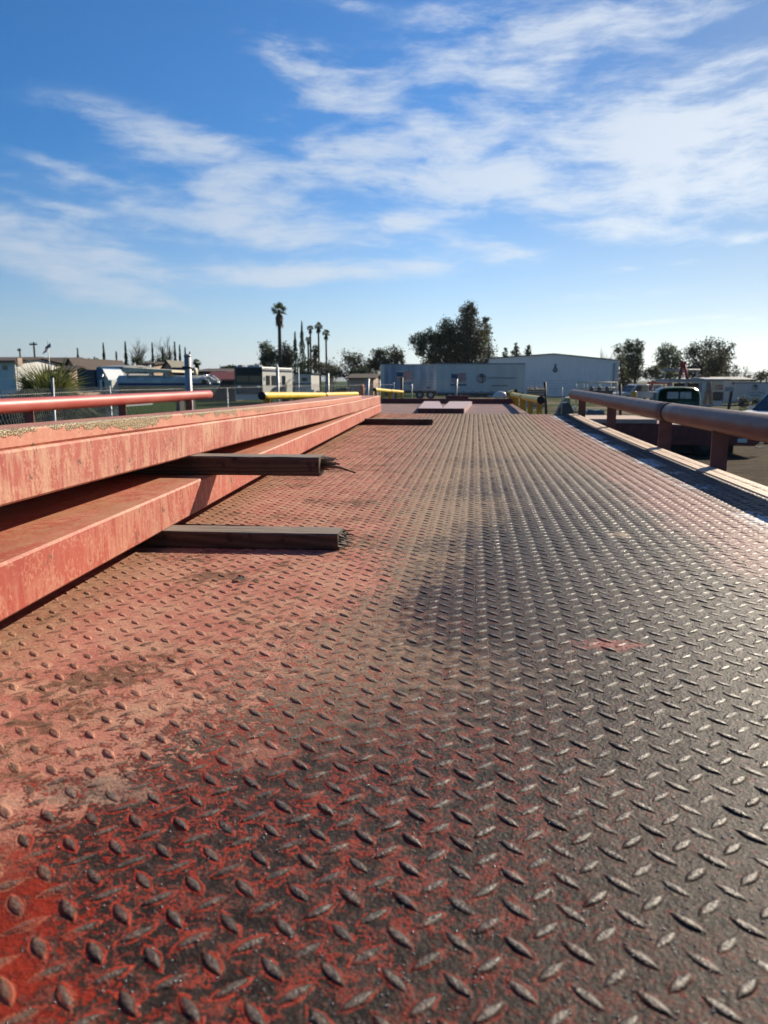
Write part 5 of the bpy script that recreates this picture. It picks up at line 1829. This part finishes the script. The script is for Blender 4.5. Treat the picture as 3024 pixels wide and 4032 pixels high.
# white pickup in front of the skyline trees
D = 78
b = at(2512, 1500, D)
fr = Fr(b.x, b.y, math.radians(205))
t = thing('white_pickup', 'modern white pickup parked side-on right of the warehouse', 'pickup truck', (b.x, b.y, 0))
H = at(2500, 1513, D).z
body = MB()
fr.extrude(body, [(-2.8, .5), (-2.85, 1.15), (-.75, 1.15), (-.7, 1.1), (1.0, 1.12), (2.2, 1.05), (2.6, .95), (2.7, .5)], 1.85, inset=.05)
body.build('body', M['white'], t)
cabm = MB()
fr.extrude(cabm, [(-.75, 1.1), (-.7, H - .06), (-.5, H), (.5, H), (.75, H - .1), (1.35, 1.1)], 1.62)
cabm.build('cab', M['white'], t)
for s_ in (-1, 1):
    q = MB()
    fr.patch(q, [(-.55, s_ * .80, 1.17), (1.1, s_ * .80, 1.17), (.62, s_ * .80, H - .12), (-.55, s_ * .80, H - .12)], .03)
    q.build('side_window', M['glass'], t)
    for a_ in (-1.8, 1.7):
        fr.wheel(t, a_, s_ * .84, .40)
q = MB()
fr.patch(q, [(1.33, -.68, 1.15), (1.33, .68, 1.15), (.80, .62, H - .1), (.80, -.62, H - .1)], .02)
q.build('windshield', M['glass'], t)

# motorhome
D = 69
b0, b1 = at(924, 1500, D), at(1034, 1500, D)
t = thing('motorhome', 'large dark teal fronted motorhome with white side and grey swoosh', 'motorhome', ((b0.x + b1.x) / 2, D, 0))
ztp = at(980, 1444, D).z
mb = MB()
W_ = b1.x - b0.x
L_ = 10.0
# its flank runs away to the right
e1 = Vector((at(1150, 1450, D + 9).x, D + 9, 0))
dirv = (e1 - Vector((b1.x, D, 0))).normalized()
fr = Fr(b1.x, D, math.atan2(-dirv.y, -dirv.x))       # forward points to the camera end
Lm = (e1 - Vector((b1.x, D, 0))).length
bw = MB()
base = [(b0.x, D), (b1.x, D), (e1.x, e1.y), (b0.x + dirv.x * Lm, D + dirv.y * Lm)]
V = [(x, y, .45) for x, y in base] + [(x, y, ztp - .12) for x, y in base] + [(x + (.08 if i in (0, 3) else -.08), y + .1, ztp) for i, (x, y) in enumerate(base)]
bw.add(V, [(0, 1, 5, 4), (1, 2, 6, 5), (2, 3, 7, 6), (3, 0, 4, 7), (4, 5, 9, 8), (5, 6, 10, 9), (6, 7, 11, 10), (7, 4, 8, 11), (8, 9, 10, 11)])
bw.build('body', M['white'], t)
c = MB()
px_box(c, 923, 1446, 1034, 1540, D - .06, .06)
c.build('front_mask', M['teal'], t)
c = MB()
px_box(c, 931, 1450, 1027, 1478, D - .1, .04)
c.build('sun_visor', M['black'], t)
for x0, x1 in ((931, 977), (981, 1027)):
    px_box(MB(), x0, 1480, x1, 1506, D - .11, .04).build('windshield', M['glass'], t)
px_box(MB(), 928, 1530, 1030, 1552, D - .16, .12).build('bumper', M['navy'], t)
for x in (936, 1012):
    px_box(MB(), x, 1519, x + 12, 1526, D - .1, .05).build('headlight', M['chrome'], t)
px_box(MB(), 1036, 1484, 1042, 1500, D - .25, .15).build('mirror', M['chrome'], t)


def flank(u, z, off=.03):
    q = Vector((b1.x, D, 0)) + dirv * (u * Lm)
    nn = Vector((dirv.y, -dirv.x, 0))
    q = q + nn * off
    return Vector((q.x, q.y, z))


def flank_panel(poly, name, mat, off=.03):
    mb_ = MB()
    P = [flank(u, z, off) for u, z in poly]
    n_ = len(P)
    mb_.add(P + [flank(u, z, off - .03) for u, z in poly], [tuple(range(n_))] + [(i, i + n_, (i + 1) % n_ + n_, (i + 1) % n_) for i in range(n_)])
    return mb_.build(name, M[mat], t)


for u0, u1 in ((.10, .22), (.27, .42), (.62, .74)):
    flank_panel([(u0, 1.75), (u1, 1.75), (u1, 2.65), (u0, 2.65)], 'side_window', 'glass')
flank_panel([(.02, .6), (.12, .6), (.62, 2.0), (.55, 2.0), (.3, 1.5)], 'swoosh', 'swoosh')
flank_panel([(.22, .6), (.36, .6), (.98, 2.3), (.9, 2.4), (.6, 1.6)], 'swoosh', 'grey')
flank_panel([(.0, ztp - .28), (1, ztp - .28), (1, ztp - .1), (0, ztp - .1)], 'awning_roll', 'grey', .16)
for s in (.15, .75):
    q = flank(s, .5, .02)
    mb = MB()
    mb.tube([q + Vector((.1, .1, 0)), q + Vector((-.25, .25, 0))], .48, 18)
    mb.build('wheel', M['tyre'], t)
for x in (945, 990, 1012):
    px_box(MB(), x - 9, 1437, x + 9, 1446, D + 3, 1.2).build('roof_unit', M['grey'], t)

# camper and trailer behind it
D = 74
t = thing('camper_trailer', 'small pale camper with dark green roof edge right of the motorhome', 'camper', (at(1192, 1500, D).x, D, 0))
px_box(MB(), 1160, 1470, 1226, 1545, D, 4, .99).build('body', M['box_white'], t)
px_box(MB(), 1157, 1467, 1229, 1473, D - .1, 4.2).build('roof', M['teal'], t)
px_box(MB(), 1188, 1487, 1208, 1500, D - .05, .05).build('window', M['glass'], t)
for x in (1170, 1216):
    px_box(MB(), x, 1484, x + 6, 1489, D - .06, .05).build('tail_light', M['red_roof'], t)
px_box(MB(), 1160, 1509, 1226, 1514, D - .04, .04).build('stripe', M['swoosh'], t)

# blue truck cab and its dark sleeper
D = 40
t = thing('blue_truck', 'blue truck cab with dark navy box behind the young palm', 'truck', (at(370, 1500, D).x, D, 0))
px_box(MB(), 303, 1456, 378, 1545, D, 2.4).build('sleeper_box', M['navy'], t)
a_ = at(379, 1447, D)
k = D / F
mb = MB()
prof = [(0, 0), (0, -1.3), (.62, -1.3), (.80, -.95), (.62, -.55), (.36, -.08), (.2, 0)]
mb.prism([(x, z) for x, z in prof], (a_.x, D, a_.z), (1, 0, 0), (0, 0, 1), (0, 2.2, 0))
mb.build('cab', M['blue'], t)
mb = MB()
mb.prism([(.40, -.20), (.62, -.55), (.74, -.8), (.45, -.62)], (a_.x, D - .03, a_.z), (1, 0, 0), (0, 0, 1), (0, .03, 0))
mb.build('cab_window', M['pale_glass'], t)
mb = MB()
mb.prism([(.05, -.12), (.28, -.1), (.36, -.2), (.08, -.26)], (a_.x, D - .04, a_.z), (1, 0, 0), (0, 0, 1), (0, .04, 0))
mb.build('visor', M['bluestripe'], t)
mb = MB()
q = at(411, 1483, D)
mb.tube([(q.x, D - .25, q.z - .12), (q.x, D - .25, q.z + .12)], .06, 8)
mb.build('mirror', M['chrome'], t)
for x in (.2,):
    mb = MB()
    mb.tube([(a_.x + .3, D + .1, .48), (a_.x + .3, D + .4, .48)], .48, 18)
    mb.build('wheel', M['tyre'], t)
D = 26
t = thing('louvred_cabinet', 'white louvred metal cabinet between the young palm and the boat', 'cabinet', (at(420, 1500, D).x, D, 0))
px_box(MB(), 392, 1496, 447, 1640, D, .5).build('cabinet_body', M['white'], t)
mb = MB()
for i in range(22):
    px_box(mb, 398, 1502 + i * 6, 407.5, 1505 + i * 6, D - .02, .02)
    px_box(mb, 412, 1502 + i * 6, 440, 1505 + i * 6, D - .02, .02)
mb.build('louvres', M['cream'], t)
px_box(MB(), 408, 1498, 411, 1640, D - .03, .03).build('door_gap', M['steel_dark'], t)

# boat on the yard with a hardtop
D = 27
k = D / F
t = thing('cabin_boat', 'pale motor boat with blue stripe and cream hardtop behind the fence', 'boat', (at(640, 1500, D).x, D, 0))


def boat_row(zf, half, xa, xb, rake):
    P = []
    for i in range(25):
        u = i / 24
        x = xa + (xb - xa) * u
        w_ = half * (1 - max(0, (u - .62) / .38) ** 2.2)
        P.append((x, w_))
    return P


def px_x(px):
    return at(px, 1500, D).x


zs = [at(640, y, D).z for y in (1560, 1536, 1517, 1509, 1500, 1478)]
X0 = px_x(452)
tops = [px_x(v) for v in (790, 812, 822, 826, 829, 800)]
wid = [.35, .9, 1.1, 1.12, 1.15, .85]
rows = []
for z, xb, w_ in zip(zs, tops, wid):
    rows.append([(x, w_ * (1 - max(0, (i / 24 - .6) / .4) ** 2.0), z) for i, x in enumerate(np.linspace(X0, xb, 25))])


def hull_mb(r0, r1, off=0.0):
    mb_ = MB()
    for sg in (-1, 1):
        V = [(x, D + 1.2 + sg * (w_ + off), z) for r_ in rows[r0:r1 + 1] for x, w_, z in r_]
        nrow = r1 - r0 + 1
        mb_.add(V, [(j * 25 + i, j * 25 + i + 1, (j + 1) * 25 + i + 1, (j + 1) * 25 + i) for j in range(nrow - 1) for i in range(24)], True)
    return mb_


hm = hull_mb(0, 2)
hm.add([(rows[j][0][0], D + 1.2 + sg * rows[j][0][1], rows[j][0][2]) for j in range(3) for sg in (-1, 1)], [(0, 1, 3, 2), (2, 3, 5, 4)])
hm.build('hull', M['boat'], t)
hull_mb(2, 3, .01).build('hull_stripe', M['bluestripe'], t)
up2 = hull_mb(3, 5)
V = [(x, D + 1.2 + sg * w_, z) for sg in (-1, 1) for x, w_, z in rows[5]]
up2.add(V, [(i, i + 1, 26 + i, 25 + i) for i in range(24)], True)
up2.build('topsides', M['boat'], t)
ht = MB()
a_, b2 = at(478, 1446, D), at(672, 1462, D)
ht.prism([(a_.x, a_.z), (b2.x, at(672, 1457, D).z), (b2.x, b2.z - .03), (a_.x + .12, at(478, 1466, D).z), (a_.x, at(478, 1465, D).z)], (0, D + .1, 0), (1, 0, 0), (0, 0, 1), (0, 2.2, 0))
ht.build('hardtop', M['cream'], t)
for i, (xa, ya, xb, yb) in enumerate(((498, 1466, 482, 1515), (572, 1462, 600, 1480), (640, 1464, 652, 1482))):
    for dy_ in (.15, 2.1):
        mb = MB()
        p, q = at(xa, ya, D), at(xb, yb, D)
        mb.tube([(p.x, D + dy_, p.z), (q.x, D + dy_, q.z)], .035, 8)
        mb.build('hardtop_strut', M['white'], t)
for x, y in ((501, 1434), (563, 1441)):
    mb = MB()
    q = at(x, y, D)
    mb.tube([(q.x - .02, D + .6, q.z - .10), (q.x - .02, D + .6, q.z + .01)], .02, 6)
    mb.tube([(q.x - .03, D + .56, q.z + .03), (q.x + .05, D + .56, q.z + .02)], [.045, .055], 10)
    mb.build('spotlight', M['chrome'], t)
for x0, x1, y0, y1 in ((492, 540, 1466, 1470), (546, 568, 1467, 1471)):
    px_box(MB(), x0, y0, x1, y1, D + .3, .6).build('hardtop_locker', M['grey'], t)
mb = MB()
p = [at(790, 1478, D), at(812, 1488, D), at(822, 1505, D), at(828, 1512, D)]
mb.tube([(q.x, D + 1.0, q.z) for q in p], .03, 8)
mb.tube([(q.x - .22, D + .7, q.z - .04) for q in p], .025, 8)
mb.tube([(p[0].x, D + 1.0, p[0].z), (at(780, 1476, D).x, D + .6, at(780, 1476, D).z)], .025, 8)
mb.build('bow_rail', M['chrome'], t)
mb = MB()
p0, p1, p2, p3 = at(783, 1512, D), at(792, 1490, D), at(806, 1498, D), at(806, 1514, D)
mb.add([(q.x, D + .18, q.z) for q in (p0, p1, p2, p3)], [(0, 1, 2, 3)])
mb.build('bow_window', M['glass'], t)
lettering(t, 'HEL', 698, 1524, 6, D + .02, 24)
w = MB()
w.box((px_x(640), D + 1.2, .45), (4.6, 1.5, .14))
for x in (px_x(560), px_x(600)):
    w.tube([(x, D + .3, .32), (x, D + .55, .32)], .32, 16)
w.build('boat_cradle', M['steel_dark'], t)

# cream ended tank
D = 48
mb = MB()
a_, b2 = at(682, 1463, D), at(770, 1464, D)
r_ = 17 * D / F
t = thing('horizontal_tank', 'brown horizontal tank with cream end behind the boat', 'tank', ((a_.x + b2.x) / 2, D, 0))
mb.tube([a_, b2 - Vector((.1, .1, 0))], r_, 24)
mb.build('tank_shell', M['roof_brown'], t)
dv = Vector((.35, -.6, 0)).normalized()
mb = MB()
mb.tube([b2 - Vector((.12, 0, 0)), b2 + Vector((.0, 0, 0)), b2 + Vector((.08, 0, 0)), b2 + Vector((.11, 0, 0))], [r_ * 1.02, r_ * 1.02, r_ * .85, r_ * .4], 24)
mb.build('tank_end', M['cream'], t)
mb = MB()
for q in (.25, .75):
    p = a_ + (b2 - a_) * q
    mb.box((p.x, p.y, (p.z - r_) / 2 + .05), (.2, .9, p.z - r_ + .2))
mb.build('saddle_support', M['steel_dark'], t)
mb = px_box(MB(), 672, 1440, 676, 1540, D - 1, .2)

# ------------------------------------------------------------------ smaller things in the yard
D = 23.0
k = D / F
xl, xr = at(2296, 1650, D).x, at(2998, 1700, D).x
zt = at(2600, 1651, D).z
t = thing('lowboy_trailer', 'dark red lowboy trailer parked side-on beyond the right guard pipe', 'trailer', ((xl + xr) / 2, D, 0))
mb = MB()
mb.add([(xl, D, zt), (at(2588, 1651, D).x, D, zt), (at(2570, 1640, D).x, D + 2.5, zt), (xl, D + 2.5, zt), (xl, D, zt - .12), (at(2588, 1651, D).x, D, zt - .12), (at(2570, 1640, D).x, D + 2.5, zt - .12), (xl, D + 2.5, zt - .12)],
       [(0, 1, 2, 3), (0, 4, 5, 1), (1, 5, 6, 2), (2, 6, 7, 3), (3, 7, 4, 0)])
mb.build('deck_plate', M['stucco'], t)  # pale colour stands in for light reflected off the deck top
mb = MB()
mb.prism([(xl, .35), (xr - .15, .30), (xr, .42), (xr - .02, .62), (xr - .35, .80), (at(2588, 1651, D).x + .1, zt - .125), (xl, zt - .125)], (0, D + .02, 0), (1, 0, 0), (0, 0, 1), (0, 2.4, 0))
mb.build('side_beam', M['maroon'], t)
mb = px_box(MB(), 2906, 1727, 2941, 1743, D - .02, .04)
mb.build('reflector_plate', M['white'], t)
mb = MB()
mb.box(((xl + xr) / 2 - .3, D + 1.2, .22), (4.4, 1.6, .34))
mb.build('underframe_shade', M['black'], t)  # black underframe block also stands in for the shadow beneath the trailer
for x in (xl + .8, xl + 1.7, xr - 1.5):
    mb = MB()
    mb.tube([(x, D + .06, .33), (x, D + .09, .33), (x, D + .35, .33)], [.29, .33, .33], 20)
    p = mb.build('wheel', M['tyre'], t)
    mb = MB()
    mb.tube([(x, D + .04, .33), (x, D + .1, .33)], .17, 14)
    sub(p, 'rim', mb, M['steel_dark'])
for y in (1748, 1766):
    q = at(2996, y, D)
    mb = MB()
    mb.box((q.x + .06, D + .3, q.z), (.2, .1, .04))
    mb.build('tail_lamp', M['chrome'], t)

# yellow loading guard with dark drums in front of the warehouse
D = 58
t = thing('loading_guard', 'pale yellow tubular loading guard in front of the warehouse corner', 'guard rail', (at(2345, 1500, D).x, D, 0))
for x in (2268, 2298, 2312, 2360, 2405, 2430):
    MB().tube([at(x, 1585, D), at(x, 1506, D)], .05, 8).build('post', M['cream'], t)
for y in (1506, 1527):
    MB().tube([at(2268, y, D), at(2430, y, D)], .045, 8).build('rail', M['cream'], t)
D = 56
mb = px_box(MB(), 2312, 1537, 2412, 1562, D, 2.0)
solo('flat_cart', mb.tube([at(2330, 1570, D), at(2330, 1570, D + .3)], .35, 14).tube([at(2395, 1570, D), at(2395, 1570, D + .3)], .35, 14), M['steel_dark'], 'dark flat cart carrying three black drums by the loading guard', 'cart')
for x, lab in ((2334, 'left black drum on the dark flat cart'), (2366, 'middle black drum on the dark flat cart'), (2397, 'right black drum on the dark flat cart')):
    mb = MB()
    q = at(x, 1537, D)
    mb.tube([(q.x, D + .6, q.z + .003), (q.x, D + .6, q.z + .05), (q.x, D + .6, q.z + .16), (q.x, D + .6, q.z + .24)], [.14, .155, .155, .12], 14)
    solo('drum', mb, M['black'], lab, 'drum', 'black drums on the cart')

# beige crate with scrap on top
D = 36
t = thing('crate', 'beige slatted crate heaped with scrap behind the right yellow pipes', 'crate', (at(2108, 1500, D).x, D, 0))
px_box(MB(), 2077, 1533, 2142, 1610, D, .8).build('crate_body', M['cream'], t)
mb = MB()
for y in (1534, 1544, 1554, 1566, 1580, 1594):
    px_box(mb, 2075, y, 2144, y + 6, D - .04, .04)
mb.build('slats', M['tan_wood'], t)
mb = MB()
r = random.Random(5)
for i in range(14):
    q = at(2080 + i * 4.6, 1531 + r.uniform(-3, 3), D + .3)
    mb.tube([q + Vector((-.05, 0, -.05)), q + Vector((r.uniform(-.06, .06), .1, r.uniform(.02, .1)))], .02, 5)
mb.build('scrap', M['tan_wood'], t)
q = at(2136, 1527, D)
# white rounded tank cover
mb = MB()
D = 40
a_, b2 = at(1946, 1560, D), at(1990, 1558, D)
mb.tube([a_ + Vector((-.06, .3, -.02)), a_ + Vector((.05, .3, 0)), (a_ + b2) / 2 + Vector((0, .3, .05)), b2 + Vector((-.05, .3, 0)), b2 + Vector((.06, .3, -.05))], [.05, .14, .2, .17, .06], 16)
mb.box(((a_.x + b2.x) / 2, D + .3, .6), (.4, .4, 1.2))
solo('white_tank', mb, M['white'], 'small rounded white tank beyond the end of the right yellow pipes', 'tank')
# slab of broken concrete, dark tarped load, blue bundle
D = 50
a_ = at(2186, 1604, D)
mb = MB()
mb.prism([(0, 0), (.95, 0), (.95, .55), (.9, 1.1), (.62, 1.08), (.35, .65), (.12, .3)], (a_.x, D, 0), (1, 0, 0), (0, 0, 1), (.1, 1.0, .05))
solo('concrete_slab', mb, M['concrete'], 'tan slab of broken concrete leaning beside the far end of the right red pipe', 'rubble')
D = 47
t = thing('covered_machine', 'dark blue tarped machine with one bright lamp near the right red pipe end', 'machine', (at(2230, 1500, D).x, D, 0))
a_, b2 = at(2198, 1605, D), at(2266, 1605, D)
mb = MB()
w_ = b2.x - a_.x
mb.prism([(0, 0), (w_ * .85, 0), (w_ * .9, .35), (w_ * .75, .7), (w_ * .55, .86), (w_ * .2, .82), (.02, .5)], (a_.x, D, .02), (1, 0, 0), (0, 0, 1), (.05, 1.2, 0))
mb.build('tarp', M['navy'], t)
mb = MB()
q = at(2264, 1607, D)
mb.tube([(q.x, D - .1, q.z), (q.x, D + .1, q.z)], [.10, .12], 14)
mb.build('lamp', M['chrome'], t)
D = 45
mb = MB()
a_, b2 = at(2312, 1612, D), at(2382, 1612, D)
w_ = b2.x - a_.x
zb = 0
mb.prism([(0, 0), (w_, 0), (w_ * .98, .42), (w_ * .8, .5), (w_ * .45, .47), (w_ * .1, .55), (.0, .4)], (a_.x, D, .02), (1, 0, 0), (0, 0, 1), (.05, .9, 0))
solo('tarp_bundle', mb, M['blue'], 'low blue tarp bundle seen between the far red posts', 'bundle')
D = 60
t = thing('yellow_tank', 'small ochre yellow tank in front of the white pickup', 'tank', (at(2497, 1500, D).x, D, 0))
q = at(2497, 1540, D)
mb = MB()
mb.tube([(q.x, D, .15), (q.x, D, .2), (q.x, D, q.z - .08), (q.x, D, q.z)], [.2, .23, .23, .12], 16)
mb.build('tank_shell', M['yellow_dull'], t)
mb = MB()
mb.tube([(q.x, D, q.z - .01), (q.x, D, q.z + .06)], .06, 10)
mb.build('filler_cap', M['steel_dark'], t)
mb = MB()
mb.box((q.x, D, .08), (.5, .5, .14))
mb.build('stand', M['steel_dark'], t)
D = 84
t = thing('blue_container', 'blue container under a red steel rack left of the green truck', 'container', (at(2560, 1500, D).x, D, 0))
px_box(MB(), 2541, 1516, 2600, 1560, D, 2.2).build('container_body', M['blue'], t)
mb = MB()
for i in range(10):
    px_box(mb, 2543 + i * 6, 1518, 2545 + i * 6, 1558, D - .04, .04)
mb.build('corrugations', M['navy'], t)
t = thing('red_rack', 'red steel rack with white sign board behind the green truck', 'rack', (at(2600, 1500, 80).x, 80, 0))
px_box(MB(), 2563, 1503, 2634, 1512, 80, 1.5).build('rack_beam', M['red'], t)
px_box(MB(), 2572, 1519, 2608, 1532, 79.9, .06).build('sign_board', M['white'], t)
for i in range(4):
    px_box(MB(), 2576 + i * 8, 1522, 2581 + i * 8, 1529, 79.8, .05).build('lettering', M['ink'], t)
for x in (2566, 2630):
    px_box(MB(), x - 2, 1512, x + 2, 1575, 80.3, .15).build('post', M['red'], t)
# round dark bush-like tyre stack right
D = 46
t = thing('tumbleweed_bush', 'round dark brushy heap in front of the pale container', 'bush', (at(2930, 1500, D).x, D, 0))
mb = MB()
q = at(2928, 1586, D)
leaf_cloud(mb, [((q.x, D, q.z), (22 * D / F, .4, 20 * D / F))], 700, .05, 91)
mb.build('foliage', M['leaf_brown'], t)
mb = MB()
for i in range(9):
    mb.tube([(q.x + (i - 4) * .03, D, 0), (q.x + (i - 4) * .07, D, q.z + .1)], .012, 4)
mb.build('stems', M['bark'], t)
D = 48
t = thing('tumbleweed_bush', 'small dark weed clump beside the round brushy heap', 'bush', (at(2978, 1500, D).x, D, 0))
mb = MB()
q = at(2976, 1580, D)
leaf_cloud(mb, [((q.x, D, q.z), (20 * D / F, .3, 9 * D / F))], 350, .05, 92)
mb.build('foliage', M['leaf_dark'], t)
mb = MB()
for i in range(5):
    mb.tube([(q.x + (i - 2) * .05, D, 0), (q.x + (i - 2) * .1, D, q.z + .05)], .012, 4)
mb.build('stems', M['bark'], t)

# left yard clutter behind the long fence
r = random.Random(8)
for i, (px, D_, nt_, lab) in enumerate(((1265, 62, 4, 'stack of four old tyres behind the yellow pipe joint'), (1172, 66, 3, 'stack of three old tyres right of the motorhome'), (1335, 64, 3, 'stack of three tyres left of the scrap heap'))):
    q = at(px, 1500, D_)
    t = thing('tyre_stack', lab, 'tyres', (q.x, q.y, 0), 'tyre stacks behind the fence')
    for j in range(nt_):
        mb = MB()
        ring = [(q.x + .34 * math.cos(a_), q.y + .34 * math.sin(a_), .14 + j * .26) for a_ in np.linspace(0, 2 * math.pi, 17)]
        mb.tube(ring, .13, 8, cap=False)
        mb.build('tyre', M['tyre'], t)
D = 70
mb = MB()
for i in range(70):
    q = at(1240 + r.random() * 190, 1500, D + r.uniform(-3, 3))
    hgt = r.uniform(.3, 1.6)
    if i % 3:
        mb.tube([(q.x, q.y, r.uniform(0, .4)), (q.x + r.uniform(-1.2, 1.2), q.y + r.uniform(-.5, .5), hgt)], r.uniform(.03, .09), 5)
    else:
        mb.box((q.x, q.y, hgt / 2), (r.uniform(.4, 1.4), .5, hgt), r.uniform(0, 3))
o = solo('scrap_heap', mb, M['steel_dark'], 'dark heap of mixed scrap behind the long fence', 'scrap')
o['kind'] = 'stuff'
mb = MB()
for i in range(40):
    q = at(1380 + r.random() * 60, 1500, 66 + r.uniform(-2, 2))
    mb.box((q.x, q.y, r.uniform(.1, .9)), (r.uniform(.3, 1.6), .3, r.uniform(.06, .2)), r.uniform(0, 3))
o = solo('lumber_pile', mb, M['tan_wood'], 'jumbled tan lumber pile left of the orange barrel', 'lumber')
o['kind'] = 'stuff'
D = 60
t = thing('orange_barrel', 'orange traffic barrel left of the leaning fence post', 'barrel', (at(1424, 1500, D).x, D, 0))
q = at(1424, 1513, D)
mb = MB()
mb.tube([(q.x, D, .1), (q.x, D, q.z * .5), (q.x, D, q.z - .05), (q.x, D, q.z)], [.23, .21, .18, .12], 16)
mb.build('barrel_shell', M['orange'], t)
for z in (.55, .95):
    mb = MB()
    mb.tube([(q.x, D, z), (q.x, D, z + .14)], [.228 - z * .03, .224 - z * .03], 16)
    mb.build('reflective_band', M['white'], t)
mb = MB()
mb.tube([(q.x, D, 0), (q.x, D, .1)], [.34, .3], 16)
mb.build('base', M['black'], t)
D = 52
mb = MB()
q = at(1225, 1525, D)
mb.box((q.x, D, .75), (.5, .4, 1.5))
solo('pale_crate', mb.box((q.x, D, 1.53), (.54, .44, .05)), M['white_wall'], 'small pale crate glinting above the yellow pipe joint', 'crate')
# light debris and rocks behind the left yellow pipe
mb = MB()
for i in range(26):
    q = at(940 + r.random() * 80, 1500, 30 + r.uniform(-1, 1))
    mb.box((q.x, q.y, .1 + r.random() * .35), (r.uniform(.15, .5), .3, r.uniform(.05, .25)), r.uniform(0, 3))
o = solo('broken_branches', mb, M['concrete'], 'pale heap of broken branches and rubble near the left yellow pipe end', 'rubble')
o['kind'] = 'stuff'

# grass tufts beyond the fences
mb = MB()
gr = np.random.default_rng(5)
n = 26000
px = gr.uniform(-100, 1250, n)
dd = 12 + 34 * gr.random(n) ** 1.2
x = (px - 1870) / F * dd
y = dd
fx = np.interp(y, [7.6, 9.4, 11.5, 15, 18.2, 26, 32, 41, 60], [pxy(-500, 7.6)[0], pxy(0, 9.4)[0], pxy(200, 11.5)[0], pxy(430, 15)[0], pxy(742, 18.2)[0], pxy(1095, 26)[0], pxy(1291, 32)[0], pxy(1550, 41)[0], pxy(1550, 41)[0]])
k_ = x < fx - .2
x, y = x[k_], y[k_]
n = len(x)
h_ = gr.uniform(.08, .32, n)
a_ = gr.uniform(0, 6.28, n)
w_ = gr.uniform(.02, .05, n)
lx, ly = gr.normal(0, .08, n), gr.normal(0, .08, n)
P = np.stack([np.stack([x - w_ * np.cos(a_), y - w_ * np.sin(a_), x * 0], 1), np.stack([x + w_ * np.cos(a_), y + w_ * np.sin(a_), x * 0], 1),
              np.stack([x + lx + w_ * .3, y + ly, h_], 1), np.stack([x + lx, y + ly, h_], 1)], 1)
mb.quads(P)
o = mb.build('grass', M['leaf_light'])
o['kind'] = 'stuff'
tag(o, 'green grass growing behind the long chain-link fence', 'grass')

# ------------------------------------------------------------------ the air between here and the mountains
hz = bpy.data.materials.new('valley_haze')
hz.use_nodes = True
hz.node_tree.nodes.clear()
out = hz.node_tree.nodes.new('ShaderNodeOutputMaterial')
pv = hz.node_tree.nodes.new('ShaderNodeVolumePrincipled')
pv.inputs['Color'].default_value = (.80, .90, 1.0, 1)
pv.inputs['Density'].default_value = .00007
pv.inputs['Anisotropy'].default_value = .45
hz.node_tree.links.new(pv.outputs[0], out.inputs['Volume'])
mb = MB()
mb.box((0, 11000, 250), (44000, 23500, 502))
o = mb.build('haze', hz)
o['kind'] = 'stuff'
